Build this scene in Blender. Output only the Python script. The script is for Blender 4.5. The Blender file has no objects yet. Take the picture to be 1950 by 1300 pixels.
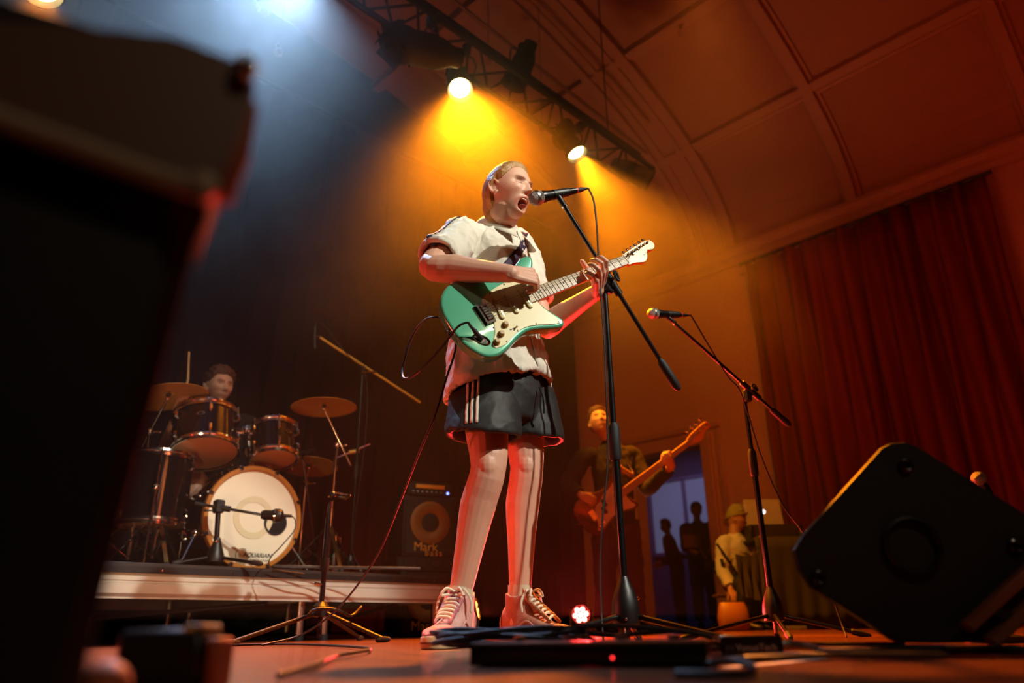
import bpy, bmesh, math, random
from mathutils import Vector as V, Matrix as M4, noise as NZ
random.seed(7)
SC = bpy.context.scene
COL = SC.collection
PI = math.pi
# ------------------------------------------------------------------ camera
# world axes: X = across the stage (towards the curtained side wall), Y = upstage, Z = up
FPX = 1380.0
PITCH, ROLL, CAMZ = math.radians(21.48), math.radians(0.8), 0.055
S2 = 2 ** -0.5
FWD, RGT, UPZ = V((S2, S2, 0)), V((S2, -S2, 0)), V((0, 0, 1))
CF = FWD * math.cos(PITCH) + UPZ * math.sin(PITCH)
U0 = -FWD * math.sin(PITCH) + UPZ * math.cos(PITCH)
CR = RGT * math.cos(ROLL) - U0 * math.sin(ROLL)
CU = U0 * math.cos(ROLL) + RGT * math.sin(ROLL)
CLOC = V((0, 0, CAMZ))
cam_data = bpy.data.cameras.new('camera')
cam = bpy.data.objects.new('camera', cam_data)
COL.objects.link(cam)
cam_data.sensor_width = 36.0
cam_data.lens = 36.0 * FPX / 1950.0
cam_data.clip_start = 0.02
cam_data.dof.use_dof = True
cam_data.dof.focus_distance = 2.48
cam_data.dof.aperture_fstop = 1.8
m = M4((CR, CU, -CF)).transposed().to_4x4()
m.translation = CLOC
cam.matrix_world = m
SC.camera = cam
# ------------------------------------------------------------------ view
SC.view_settings.view_transform = 'Standard'
SC.view_settings.look = 'None'
SC.view_settings.gamma = 1.0
SC.view_settings.exposure = 0.0
SC.view_settings.use_curve_mapping = False
cy = SC.cycles
cy.use_denoising = True
cy.max_bounces = 6
cy.diffuse_bounces = 3
cy.glossy_bounces = 3
cy.transmission_bounces = 4
cy.volume_bounces = 0
cy.sample_clamp_indirect = 4.0
cy.caustics_reflective = False
cy.caustics_refractive = False
cy.volume_step_rate = 3.0
# ------------------------------------------------------------------ world and big lights
world = bpy.data.worlds.new('dark_hall')
SC.world = world
world.use_nodes = True
bg = world.node_tree.nodes['Background']
bg.inputs[0].default_value = (0.30, 0.10, 0.05, 1)
bg.inputs[1].default_value = 0.02


def look_at(o, target):
    d = V(target) - o.location
    o.rotation_euler = d.to_track_quat('-Z', 'Y').to_euler()


def spot(name, loc, target, col, watts, angle, blend=0.5, radius=0.05):
    ld = bpy.data.lights.new(name, 'SPOT')
    ld.color = col
    ld.energy = watts
    ld.spot_size = math.radians(angle)
    ld.spot_blend = blend
    ld.shadow_soft_size = radius
    o = bpy.data.objects.new(name, ld)
    COL.objects.link(o)
    o.location = V(loc)
    look_at(o, target)
    return o


# front-of-house key on the singer, softer front light on the drums, red washes of the hall
spot('key_front', (2.3, -3.7, 5.1), (1.66, 1.70, 1.05), (1.0, 0.95, 0.82), 2000, 19, 0.35, 0.06)
spot('drum_front', (0.9, -3.0, 4.8), (1.95, 4.2, 0.95), (1.0, 0.93, 0.70), 600, 21, 0.6, 0.07)
spot('red_side', (-0.10, 3.0, 0.55), (1.65, 1.75, 0.85), (1.0, 0.10, 0.06), 75, 60, 0.6, 0.09)
spot('red_wash_wall', (1.5, -2.2, 1.2), (7.9, 1.6, 3.2), (1.0, 0.055, 0.010), 150, 70, 0.9, 0.2)
spot('amber_wash_wall', (3.6, 1.2, 5.2), (7.9, 5.2, 2.6), (1.0, 0.19, 0.015), 380, 60, 0.9, 0.2)
spot('amber_wash_ceiling', (4.7, 3.6, 0.5), (5.6, 3.9, 6.4), (1.0, 0.27, 0.10), 230, 80, 1.0, 0.2)
spot('drum_floor_light', (0.55, 2.45, 0.14), (2.1, 4.2, 1.15), (1.0, 0.66, 0.32), 26, 62, 0.8, 0.06)
spot('red_uplight', (3.9, 5.2, 0.15), (4.4, 6.4, 1.1), (1.0, 0.03, 0.02), 45, 120, 0.8, 0.08)
spot('front_fill', (0.2, -3.2, 4.2), (0.8, 1.2, 0.3), (1.0, 0.74, 0.5), 85, 60, 1.0, 0.15)  # added wide fill that makes the floor and foreground visible
# ------------------------------------------------------------------ pixel helpers (1950 x 1300 frame)


def ray(x, y):
    return CF * FPX + CR * (x - 975) + CU * (650 - y)


def P(x, y, d):
    """point seen at pixel (x, y), d metres ahead of the camera along the ground"""
    r = ray(x, y)
    return CLOC + r * (d / r.dot(FWD))


def PA(x, y, ax, val):
    """point seen at pixel (x, y) on the plane axis = val"""
    r = ray(x, y)
    return CLOC + r * ((val - CLOC[ax]) / r[ax])


# ------------------------------------------------------------------ materials
def lin(h):
    h = h.lstrip('#')
    r = []
    for i in (0, 2, 4):
        c = int(h[i:i + 2], 16) / 255
        r.append(c / 12.92 if c <= 0.04045 else ((c + 0.055) / 1.055) ** 2.4)
    return r


MATS = {}


def mat(name, hexc, rough=0.5, metal=0.0, var=0.12, vscale=8.0, bump=0.0, bscale=60.0, emit=None, estr=0.0,
        coat=0.0, stretch=None, hex2=None, spec=None, attr=None, wave=None, trans=0.0):
    if name in MATS:
        return MATS[name]
    mt = bpy.data.materials.new(name)
    mt.use_nodes = True
    nt = mt.node_tree
    b = nt.nodes['Principled BSDF']
    c = lin(hexc)
    c2 = lin(hex2) if hex2 else [x * (1 - var) for x in c]
    tc = nt.nodes.new('ShaderNodeTexCoord')
    mp = nt.nodes.new('ShaderNodeMapping')
    nt.links.new(tc.outputs['Object'], mp.inputs[0])
    if stretch:
        mp.inputs['Scale'].default_value = stretch
    if wave:
        n1 = nt.nodes.new('ShaderNodeTexWave')
        n1.inputs['Scale'].default_value = vscale
        n1.inputs['Distortion'].default_value = wave
        n1.inputs['Detail'].default_value = 3
        fac = n1.outputs['Fac']
    else:
        n1 = nt.nodes.new('ShaderNodeTexNoise')
        n1.inputs['Scale'].default_value = vscale
        n1.inputs['Detail'].default_value = 4
        fac = n1.outputs['Fac']
    nt.links.new(mp.outputs[0], n1.inputs['Vector'])
    mx = nt.nodes.new('ShaderNodeMix')
    mx.data_type = 'RGBA'
    mx.inputs[6].default_value = (*c, 1)
    mx.inputs[7].default_value = (*c2, 1)
    nt.links.new(fac, mx.inputs[0])
    out = mx.outputs[2]
    if attr:
        at = nt.nodes.new('ShaderNodeAttribute')
        at.attribute_name = attr
        mu = nt.nodes.new('ShaderNodeMix')
        mu.data_type = 'RGBA'
        mu.blend_type = 'MULTIPLY'
        mu.inputs[0].default_value = 1.0
        nt.links.new(out, mu.inputs[6])
        nt.links.new(at.outputs['Color'], mu.inputs[7])
        out = mu.outputs[2]
    nt.links.new(out, b.inputs['Base Color'])
    b.inputs['Roughness'].default_value = rough
    b.inputs['Metallic'].default_value = metal
    b.inputs['Coat Weight'].default_value = coat
    b.inputs['Coat Roughness'].default_value = 0.08
    b.inputs['Transmission Weight'].default_value = trans
    if spec is not None:
        b.inputs['Specular IOR Level'].default_value = spec
    if bump:
        n2 = nt.nodes.new('ShaderNodeTexNoise')
        n2.inputs['Scale'].default_value = bscale
        n2.inputs['Detail'].default_value = 3
        nt.links.new(mp.outputs[0], n2.inputs['Vector'])
        bp = nt.nodes.new('ShaderNodeBump')
        bp.inputs['Strength'].default_value = bump
        bp.inputs['Distance'].default_value = 0.01
        nt.links.new(n2.outputs['Fac'], bp.inputs['Height'])
        nt.links.new(bp.outputs[0], b.inputs['Normal'])
    if emit:
        b.inputs['Emission Color'].default_value = (*lin(emit), 1)
        b.inputs['Emission Strength'].default_value = estr
    MATS[name] = mt
    return mt


# ------------------------------------------------------------------ mesh builder
def frame(origin, z, x=None):
    """matrix with given z axis, x axis as close as possible to x"""
    z = V(z).normalized()
    if x is None:
        x = V((1, 0, 0)) if abs(z.x) < 0.9 else V((0, 1, 0))
    x = V(x)
    x = (x - z * x.dot(z)).normalized()
    y = z.cross(x)
    mm = M4((x, y, z)).transposed().to_4x4()
    mm.translation = V(origin)
    return mm


def catmull(pts, n=6, closed=False):
    pts = [V(p) for p in pts]
    out = []
    k = len(pts)
    rng = range(k if closed else k - 1)
    for i in rng:
        if closed:
            p0, p1, p2, p3 = pts[i - 1], pts[i], pts[(i + 1) % k], pts[(i + 2) % k]
        else:
            p1, p2 = pts[i], pts[i + 1]
            p0 = pts[i - 1] if i else p1 * 2 - p2
            p3 = pts[i + 2] if i + 2 < k else p2 * 2 - p1
        for j in range(n):
            t = j / n
            out.append(0.5 * ((2 * p1) + (p2 - p0) * t + (2 * p0 - 5 * p1 + 4 * p2 - p3) * t * t
                              + (3 * p1 - p0 - 3 * p2 + p3) * t ** 3))
    if not closed:
        out.append(pts[-1].copy())
    return out


def lerp_list(vals, n):
    out = []
    for i in range(len(vals) - 1):
        for j in range(n):
            out.append(vals[i] + (vals[i + 1] - vals[i]) * j / n)
    out.append(vals[-1])
    return out


class MB:
    def __init__(s, mtx=None):
        s.v, s.f, s.m = [], [], mtx

    def add(s, vs, fs, mtx=None):
        o = len(s.v)
        for p in vs:
            p = V(p)
            if mtx is not None:
                p = mtx @ p
            if s.m is not None:
                p = s.m @ p
            s.v.append(p)
        s.f += [tuple(o + i for i in f) for f in fs]
        return s

    def box(s, c, size, bevel=0.0, mtx=None, seg=1):
        bm = bmesh.new()
        bmesh.ops.create_cube(bm, size=1.0)
        for v in bm.verts:
            v.co = V((v.co.x * size[0], v.co.y * size[1], v.co.z * size[2]))
        if bevel:
            bmesh.ops.bevel(bm, geom=bm.edges[:], offset=bevel, segments=seg, affect='EDGES', profile=0.5)
        bm.verts.index_update()
        c = V(c)
        s.add([v.co + c for v in bm.verts], [[v.index for v in f.verts] for f in bm.faces], mtx)
        bm.free()
        return s

    def loft(s, rings, caps=True, mtx=None, closed=False):
        n = len(rings[0])
        vs, fs = [p for r in rings for p in r], []
        k = len(rings)
        for i in range(k if closed else k - 1):
            a, b = i * n, ((i + 1) % k) * n
            for j in range(n):
                fs.append((a + j, a + (j + 1) % n, b + (j + 1) % n, b + j))
        if caps and not closed:
            fs.append(tuple(reversed(range(n))))
            fs.append(tuple(range((k - 1) * n, k * n)))
        return s.add(vs, fs, mtx)

    def tube(s, pts, r, n=8, caps=True, closed=False, mtx=None, flat=None, up=None, round_end=False):
        """sweep of circles (or ellipses r x r*flat) with parallel transport"""
        pts = [V(p) for p in pts]
        k = len(pts)
        rs = list(r) if hasattr(r, '__len__') else [r] * k
        fl = list(flat) if hasattr(flat, '__len__') else [flat or 1.0] * k
        if round_end and not closed:
            for end in (0, 1):
                a, b = (pts[0], pts[1]) if end == 0 else (pts[-1], pts[-2])
                rr = rs[0] if end == 0 else rs[-1]
                ff = fl[0] if end == 0 else fl[-1]
                d = (a - b).normalized()
                ext = [(a + d * rr * math.sin(t), rr * math.cos(t)) for t in (0.5, 1.0, 1.4)]
                if end == 0:
                    pts = [e[0] for e in reversed(ext)] + pts
                    rs = [e[1] for e in reversed(ext)] + rs
                    fl = [ff] * 3 + fl
                else:
                    pts += [e[0] for e in ext]
                    rs += [e[1] for e in ext]
                    fl += [ff] * 3
            k = len(pts)
        tang = []
        for i in range(k):
            if closed:
                t = pts[(i + 1) % k] - pts[i - 1]
            else:
                t = pts[min(i + 1, k - 1)] - pts[max(i - 1, 0)]
            tang.append(t.normalized() if t.length > 1e-9 else V((0, 0, 1)))
        if up is None:
            up = V((0, 0, 1)) if abs(tang[0].z) < 0.9 else V((1, 0, 0))
        x = V(up)
        rings = []
        for i in range(k):
            t = tang[i]
            x = x - t * x.dot(t)
            if x.length < 1e-6:
                x = t.orthogonal()
            x.normalize()
            y = t.cross(x)
            rings.append([pts[i] + x * (math.cos(2 * PI * j / n) * rs[i]) + y * (math.sin(2 * PI * j / n) * rs[i] * fl[i])
                          for j in range(n)])
        return s.loft(rings, caps, mtx, closed)

    def cyl(s, a, b, r, r2=None, n=16, mtx=None):
        return s.tube([a, b], [r, r if r2 is None else r2], n, mtx=mtx)

    def lathe(s, prof, mtx, n=24, caps=True):
        """profile [(radius, height)] around local z of mtx"""
        rings = [[V((rr * math.cos(2 * PI * j / n), rr * math.sin(2 * PI * j / n), h)) for j in range(n)] for rr, h in prof]
        return s.loft(rings, caps, mtx)

    def torus(s, mtx, R, r, n=32, k=8, flat=1.0):
        pts = [V((R * math.cos(2 * PI * j / n), R * math.sin(2 * PI * j / n) * flat, 0)) for j in range(n)]
        return s.tube(pts, r, k, closed=True, mtx=mtx, up=V((0, 0, 1)))

    def ball(s, c, r, n=14, k=10, mtx=None):
        r = (r, r, r) if not hasattr(r, '__len__') else r
        c = V(c)
        rings = []
        for i in range(k + 1):
            t = -PI / 2 + PI * i / k
            t = max(-PI / 2 + 0.06, min(PI / 2 - 0.06, t))
            rings.append([c + V((r[0] * math.cos(t) * math.cos(2 * PI * j / n), r[1] * math.cos(t) * math.sin(2 * PI * j / n),
                                 r[2] * math.sin(t))) for j in range(n)])
        return s.loft(rings, True, mtx)

    def prism(s, outline, z0, z1, mtx=None, bevel=0.0, seg=2):
        """2-D outline extruded along local z with rounded rims"""
        n = len(outline)
        pts = [V((p[0], p[1])) for p in outline]
        area = sum(pts[i].x * pts[(i + 1) % n].y - pts[(i + 1) % n].x * pts[i].y for i in range(n))
        if area < 0:
            pts.reverse()
        nrm = []
        for i in range(n):
            t = (pts[(i + 1) % n] - pts[i - 1])
            nrm.append(V((t.y, -t.x)).normalized())
        prof = []
        if bevel:
            for j in range(seg + 1):
                t = PI / 2 * j / seg
                prof.append((bevel * (1 - math.sin(t)), z0 + bevel * (1 - math.cos(t))))
            for j in range(seg + 1):
                t = PI / 2 * j / seg
                prof.append((bevel * (1 - math.cos(t)), z1 - bevel * (1 - math.sin(t))))
        else:
            prof = [(0, z0), (0, z1)]
        rings = [[V((*(pts[i] - nrm[i] * ins), z)) for i in range(n)] for ins, z in prof]
        return s.loft(rings, True, mtx)

    def grid(s, rows, thick=0.0):
        """rows of points; with thick, doubled along the normal into a closed sheet"""
        a, b = len(rows), len(rows[0])
        vs = [p for r in rows for p in r]
        fs = [(i * b + j, i * b + j + 1, (i + 1) * b + j + 1, (i + 1) * b + j) for i in range(a - 1) for j in range(b - 1)]
        if thick:
            nn = [V() for _ in vs]
            for f in fs:
                q = [V(vs[i]) for i in f]
                fn = (q[2] - q[0]).cross(q[3] - q[1])
                for i in f:
                    nn[i] += fn
            off = len(vs)
            vs = vs + [V(vs[i]) - (nn[i].normalized() if nn[i].length > 0 else V()) * thick for i in range(off)]
            fs = fs + [tuple(off + i for i in reversed(f)) for f in fs]
            border = [j for j in range(b)] + [i * b + b - 1 for i in range(1, a)] + \
                     [(a - 1) * b + j for j in range(b - 2, -1, -1)] + [i * b for i in range(a - 2, 0, -1)]
            m = len(border)
            fs += [(border[(i + 1) % m], border[i], off + border[i], off + border[(i + 1) % m]) for i in range(m)]
        return s.add(vs, fs)

    def mesh(s, name):
        me = bpy.data.meshes.new(name)
        me.from_pydata([tuple(p) for p in s.v], [], s.f)
        me.update()
        return me

    def obj(s, name, mt, parent=None, origin=None, smooth=True, angle=40, **kw):
        off = world_of(parent) if parent is not None else V(origin if origin is not None else (0, 0, 0))
        if parent is None and origin is None and s.v:
            xs, ys, zs = zip(*s.v)
            off = V(((min(xs) + max(xs)) / 2, (min(ys) + max(ys)) / 2, min(zs)))
        s.v = [p - off for p in s.v]
        me = s.mesh(name)
        o = link_mesh(name, me, mt, parent, smooth, angle)
        if parent is None:
            o.location = off
        tag(o, **kw)
        return o


def link_mesh(name, me, mt, parent=None, smooth=True, angle=40):
    if isinstance(mt, (list, tuple)):
        for q in mt:
            me.materials.append(q)
    else:
        me.materials.append(mt)
    if smooth:
        me.polygons.foreach_set('use_smooth', [True] * len(me.polygons))
        if angle:
            me.set_sharp_from_angle(angle=math.radians(angle))
    o = bpy.data.objects.new(name, me)
    COL.objects.link(o)
    o.parent = parent
    return o


def world_of(o):
    p = V()
    while o is not None:
        p += o.location
        o = o.parent
    return p


def tag(o, label=None, cat=None, group=None, kind=None):
    if label:
        o['label'] = label
    if cat:
        o['category'] = cat
    if group:
        o['group'] = group
    if kind:
        o['kind'] = kind
    return o


def thing(name, label, cat, loc=(0, 0, 0), group=None):
    o = bpy.data.objects.new(name, None)
    o.empty_display_size = 0.1
    COL.objects.link(o)
    o.location = V(loc)
    return tag(o, label, cat, group)


def copy_tree(o, parent=None):
    c = o.copy()
    COL.objects.link(c)
    c.parent = parent
    for ch in o.children:
        copy_tree(ch, c)
    return c


def remesh(mb, voxel, smooth=3, factor=0.5):
    """one continuous surface from overlapping closed shells"""
    me = mb.mesh('tmp')
    o = bpy.data.objects.new('tmp', me)
    COL.objects.link(o)
    r = o.modifiers.new('r', 'REMESH')
    r.mode = 'VOXEL'
    r.voxel_size = voxel
    if smooth:
        q = o.modifiers.new('s', 'SMOOTH')
        q.factor = factor
        q.iterations = smooth
    dg = bpy.context.evaluated_depsgraph_get()
    dg.update()
    res = bpy.data.meshes.new_from_object(o.evaluated_get(dg))
    bpy.data.objects.remove(o)
    bpy.data.meshes.remove(me)
    return res


def mesh_part(name, me, mt, parent, angle=0, disp=None, **kw):
    """mesh in world coordinates -> object under parent; disp(co, no) -> offset vector"""
    off = world_of(parent)
    if disp:
        ns = [v.normal.copy() for v in me.vertices]
        for v, nn in zip(me.vertices, ns):
            v.co += disp(v.co, nn)
    for v in me.vertices:
        v.co -= off
    me.update()
    return tag(link_mesh(name, me, mt, parent, True, angle), **kw)


def text_part(name, body, mtx, size, mt, parent, depth=0.0005, align='CENTER', shear=0.0, spacing=1.0):
    cu = bpy.data.curves.new('t', 'FONT')
    cu.body = body
    cu.size = size
    cu.extrude = depth
    cu.align_x = align
    cu.align_y = 'CENTER'
    cu.shear = shear
    cu.space_character = spacing
    cu.resolution_u = 3
    o = bpy.data.objects.new('t', cu)
    COL.objects.link(o)
    dg = bpy.context.evaluated_depsgraph_get()
    dg.update()
    me = bpy.data.meshes.new_from_object(o.evaluated_get(dg))
    bpy.data.objects.remove(o)
    me.transform(M4.Translation(-world_of(parent)) @ mtx)
    return link_mesh(name, me, mt, parent, False, 0)


def struct(o):
    o['kind'] = 'structure'
    return o


BLACK = mat('black_satin', '#0c0b0b', 0.45, var=0.3)
BLACKM = mat('black_matte', '#0a0909', 0.75, var=0.3)
RUBBER = mat('black_rubber', '#121112', 0.65, var=0.2)
CHROME = mat('chrome', '#d8d4cc', 0.12, 1.0, var=0.08)
STEEL = mat('brushed_steel', '#b9b4aa', 0.3, 1.0, var=0.15)
BLACKMETAL = mat('black_painted_metal', '#131212', 0.32, 0.3, var=0.2, coat=0.3)
# ================================================================== the room
WX, WY = 7.95, 6.6            # side wall and back wall
WALLM = mat('painted_plaster_wall', '#c9a184', 0.75, var=0.12, vscale=1.5, bump=0.05, bscale=40)
TRIMM = mat('painted_wood_trim', '#bd957a', 0.5, var=0.12)
CEILM = mat('boarded_ceiling_paint', '#b58b70', 0.6, var=0.15, vscale=2, stretch=(1, 0.15, 1))


def board_relief(mt, axis_scale):
    """fine matchboard grooves"""
    nt = mt.node_tree
    b = nt.nodes['Principled BSDF']
    tc = nt.nodes.new('ShaderNodeTexCoord')
    mp = nt.nodes.new('ShaderNodeMapping')
    mp.inputs['Scale'].default_value = axis_scale
    nt.links.new(tc.outputs['Object'], mp.inputs[0])
    w = nt.nodes.new('ShaderNodeTexWave')
    w.inputs['Scale'].default_value = 1.0
    w.wave_profile = 'SAW'
    w.bands_direction = 'X'
    nt.links.new(mp.outputs[0], w.inputs['Vector'])
    bp = nt.nodes.new('ShaderNodeBump')
    bp.inputs['Strength'].default_value = 0.35
    bp.inputs['Distance'].default_value = 0.02
    nt.links.new(w.outputs['Fac'], bp.inputs['Height'])
    nt.links.new(bp.outputs[0], b.inputs['Normal'])


board_relief(CEILM, (3.4, 0.0, 0.0))

FLOORM = mat('varnished_stage_boards', '#734022', 0.26, var=0.0, hex2='#4a2412', vscale=2.2, stretch=(0.6, 9, 1), bump=0.04, bscale=14, coat=0.15)
fl = MB().box((4.6, 2.2, -0.05), (15.2, 9.2, 0.1)).obj('floor', FLOORM, origin=(0, 0, 0), smooth=False)
struct(fl)
tape = MB().box((*PA(1482, 1262, 2, 0.0005).xy, 0.0006), (0.30, 0.022, 0.0008), mtx=None)
tape.obj('floor_tape', mat('white_tape', '#d8cfc0', 0.6), label='short strip of white marking tape on the near stage boards', cat='tape')

# side wall with a doorway, built from panels around the opening
DY0, DY1, DZ = 4.62, 5.66, 2.14
wm = MB()
wm.box((WX + 0.1, (DY0 - 2.4) / 2, 2.5), (0.2, DY0 + 2.4, 5.0))
wm.box((WX + 0.1, (DY1 + WY + 0.2) / 2, 2.5), (0.2, WY + 0.2 - DY1, 5.0))
wm.box((WX + 0.1, (DY0 + DY1) / 2, (DZ + 5.0) / 2), (0.2, DY1 - DY0, 5.0 - DZ))
struct(wm.obj('wall_right', WALLM, origin=(0, 0, 0), smooth=False))
struct(MB().box((3.0, WY + 0.1, 3.6), (10.2, 0.2, 7.2)).obj('wall_back', mat('black_painted_wall', '#1d1613', .85), origin=(0, 0, 0), smooth=False))
# room beyond the doorway
BWM = mat('pale_violet_wall', '#6d6680', 0.8)
bm_ = MB()
bm_.box((12.05, 5.4, 1.6), (0.1, 6.0, 3.2))
bm_.box((10.0, 8.3, 1.6), (4.2, 0.1, 3.2))
bm_.box((10.0, 2.6, 1.6), (4.0, 0.1, 3.2))
bm_.box((10.1, 5.4, 3.2), (4.2, 6.0, 0.1))
struct(bm_.obj('wall_beyond', BWM, origin=(0, 0, 0), smooth=False))
struct(MB().box((10.3, 7.0, -0.05), (4.0, 3.0, 0.1)).obj('floor_beyond', FLOORM, origin=(0, 0, 0), smooth=False))

# door frame (architrave) and an open door leaf seen beyond
d1 = thing('door_1', 'doorway', 'door', (WX, (DY0 + DY1) / 2, 0))
struct(d1)
del d1['label'], d1['category']
for y in (DY0 - 0.06, DY1 + 0.06):
    MB().box((WX - 0.025, y, DZ / 2), (0.07, 0.14, DZ), 0.012).obj('jamb', TRIMM, d1)
MB().box((WX - 0.025, (DY0 + DY1) / 2, DZ + 0.06), (0.07, DY1 - DY0 + 0.26, 0.14), 0.012).obj('head', TRIMM, d1)
# outer hooked architrave band
MB().box((WX - 0.012, DY0 - 0.24, 1.72), (0.05, 0.08, 1.14), 0.01).obj('side_moulding', TRIMM, d1)
MB().box((WX - 0.012, (DY0 + DY1) / 2 - 0.05, DZ + 0.22), (0.05, DY1 - DY0 + 0.46, 0.08), 0.01).obj('top_moulding', TRIMM, d1)

# cornice, dado rail, baseboard
def sweep_y(name, prof, y0, y1, mt):
    return struct(MB().loft([[V((x, y, z)) for x, z in prof] for y in (y0, y1)]).obj(name, mt, origin=(0, 0, 0), angle=25))


CZ = 4.5
sweep_y('trim_1', [(WX, CZ - .17), (WX - .05, CZ - .16), (WX - .07, CZ - .10), (WX - .12, CZ - .07), (WX - .15, CZ), (WX - .14, CZ + .05), (WX, CZ + .06)], -2.0, WY, TRIMM)
sweep_y('trim_2', [(WX, 1.16), (WX - .035, 1.17), (WX - .05, 1.20), (WX - .035, 1.24), (WX, 1.25)], 3.7, DY0 - 0.2, TRIMM)
sweep_y('baseboard_right', [(WX, 0), (WX - .03, 0), (WX - .03, .16), (WX - .015, .19), (WX, .19)], -2.0, DY0 - 0.14, TRIMM)

# vaulted ceiling: half-ellipse springing from the cornice
VA, VB = 6.0, 2.35


def vault(t, lift=0.0):
    """t metres from the side wall -> point (x, z), lift = inwards"""
    a, b = VA - lift, VB - lift
    tt = max(0.0, min(12.0, t))
    ph = math.acos(max(-1, min(1, (VA - tt) / VA)))
    return WX - VA + a * math.cos(ph), CZ + 0.04 + b * math.sin(ph)


ts = [6 - 6 * math.cos(PI * i / 40) for i in range(41)]
rows = [[V((vault(t)[0], y, vault(t)[1])) for t in ts] for y in (-2.0, WY + 0.2)]
ceil = MB().grid(rows, 0.06).obj('ceiling', CEILM, origin=(0, 0, 0))
struct(ceil)
PUR = [0.0, 0.80, 2.15, 3.75, 5.4, 7.0, 8.6]
RIBS = [-1.3, 0.50, 2.29, 4.06, 5.85, WY]
# boarded panels between ribs and purlins, each standing a little proud of the vault
for a, b in zip(PUR[:-1], PUR[1:]):
    for y0, y1 in zip(RIBS[:-1], RIBS[1:]):
        tt = [a + 0.08 + (b - a - 0.16) * i / 8 for i in range(9)]
        rws = [[V((vault(t, 0.03)[0], y, vault(t, 0.03)[1])) for t in tt] for y in (y0 + 0.1, y1 - 0.1)]
        MB().grid(rws, 0.03).obj('panel', CEILM, ceil)


def rib(name, y, secs, t0=0.0, t1=12.0, n=48):
    mb = MB()
    for (w, lift0, lift1, off) in secs:
        rings = []
        for i in range(n + 1):
            t = t0 + (6 - 6 * math.cos(PI * i / n)) / 12 * (t1 - t0)
            a, b = vault(t, lift0), vault(t, lift1)
            rings.append([V((a[0], y + off - w / 2, a[1])), V((a[0], y + off + w / 2, a[1])),
                          V((b[0], y + off + w / 2, b[1])), V((b[0], y + off - w / 2, b[1]))])
        mb.loft(rings)
    return struct(mb.obj(name, TRIMM, origin=(0, 0, 0), angle=30))


for i, y in enumerate(RIBS[:-1]):
    if abs(y - 4.06) < .01:
        rib('trim_3', y, [(0.62, 0, 0.10, 0), (0.10, 0.09, 0.17, -0.26), (0.10, 0.09, 0.17, 0.26), (0.05, 0.09, 0.14, -0.12), (0.05, 0.09, 0.14, 0.12)])
    else:
        rib('trim_%d' % (10 + i), y, [(0.20, 0, 0.07, 0), (0.11, 0.07, 0.15, 0)])
for i, t in enumerate(PUR[1:]):
    mb = MB()
    for w, l0, l1 in ((0.16, 0.0, 0.07), (0.09, 0.07, 0.14)):
        r2 = []
        for y in (-2.0, WY):
            q = []
            for tt, lf in ((t - w / 2, l0), (t + w / 2, l0), (t + w / 2, l1), (t - w / 2, l1)):
                p = vault(tt, lf)
                q.append(V((p[0], y, p[1])))
            r2.append(q)
        mb.loft(r2)
    struct(mb.obj('trim_%d' % (20 + i), TRIMM, origin=(0, 0, 0), angle=30))


# curtains: pleated sheets
def pleats(y0, y1, z0, z1, pos, amp, nfold, seed, along='Y', flare=0.35, thick=0.01):
    rnd = random.Random(seed)
    nu = nfold * 10
    ph = [rnd.uniform(-0.5, 0.5) for _ in range(nfold + 2)]
    rws = []
    for i in range(15):
        v = i / 14
        row = []
        for j in range(nu + 1):
            u = j / nu
            k = u * nfold
            a = ph[int(k)] * (1 - k % 1) + ph[int(k) + 1] * (k % 1)
            dep = amp * (0.45 + 0.55 * v ** 0.5) * math.sin(2 * PI * k + a * 1.6) + amp * 0.35 * math.sin(4.1 * k + 3 * v + a)
            q = y0 + (y1 - y0) * (u + 0.006 * math.sin(9 * v + 5 * u * nfold))
            z = z1 + (z0 - z1) * v
            row.append(V((pos + dep, q, z)) if along == 'Y' else V((q, pos + dep, z)))
        rws.append(row)
    return MB().grid(rws, thick)


REDCLOTH = mat('dark_red_velvet', '#7e2417', 0.85, var=0.25, vscale=5)
ct = thing('side_curtain', 'tall pleated dark red curtain hanging on the right side wall under the cornice', 'curtain', (WX - 0.15, 2.3, 0))
pleats(3.62, 1.02, 0.05, 4.20, WX - 0.20, 0.085, 13, 3).obj('curtain_fabric', REDCLOTH, ct, angle=0)
MB().cyl((WX - 0.17, 3.72, 4.24), (WX - 0.17, 0.94, 4.24), 0.022).obj('curtain_rail', BLACKMETAL, ct)
BLKCLOTH = mat('black_stage_drape', '#16100e', 0.9, var=0.3, vscale=4)
bd = thing('stage_drape', 'floor-length black stage drape across the back behind the drum kit', 'curtain', (2.5, WY - 0.25, 0))
pleats(-2.0, 7.35, 0.03, 5.6, WY - 0.25, 0.045, 44, 5, 'X').obj('drape_fabric', BLKCLOTH, bd, angle=0)
MB().cyl((-2.1, WY - 0.25, 5.64), (7.45, WY - 0.25, 5.64), 0.025).obj('drape_rail', BLACKMETAL, bd)

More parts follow.
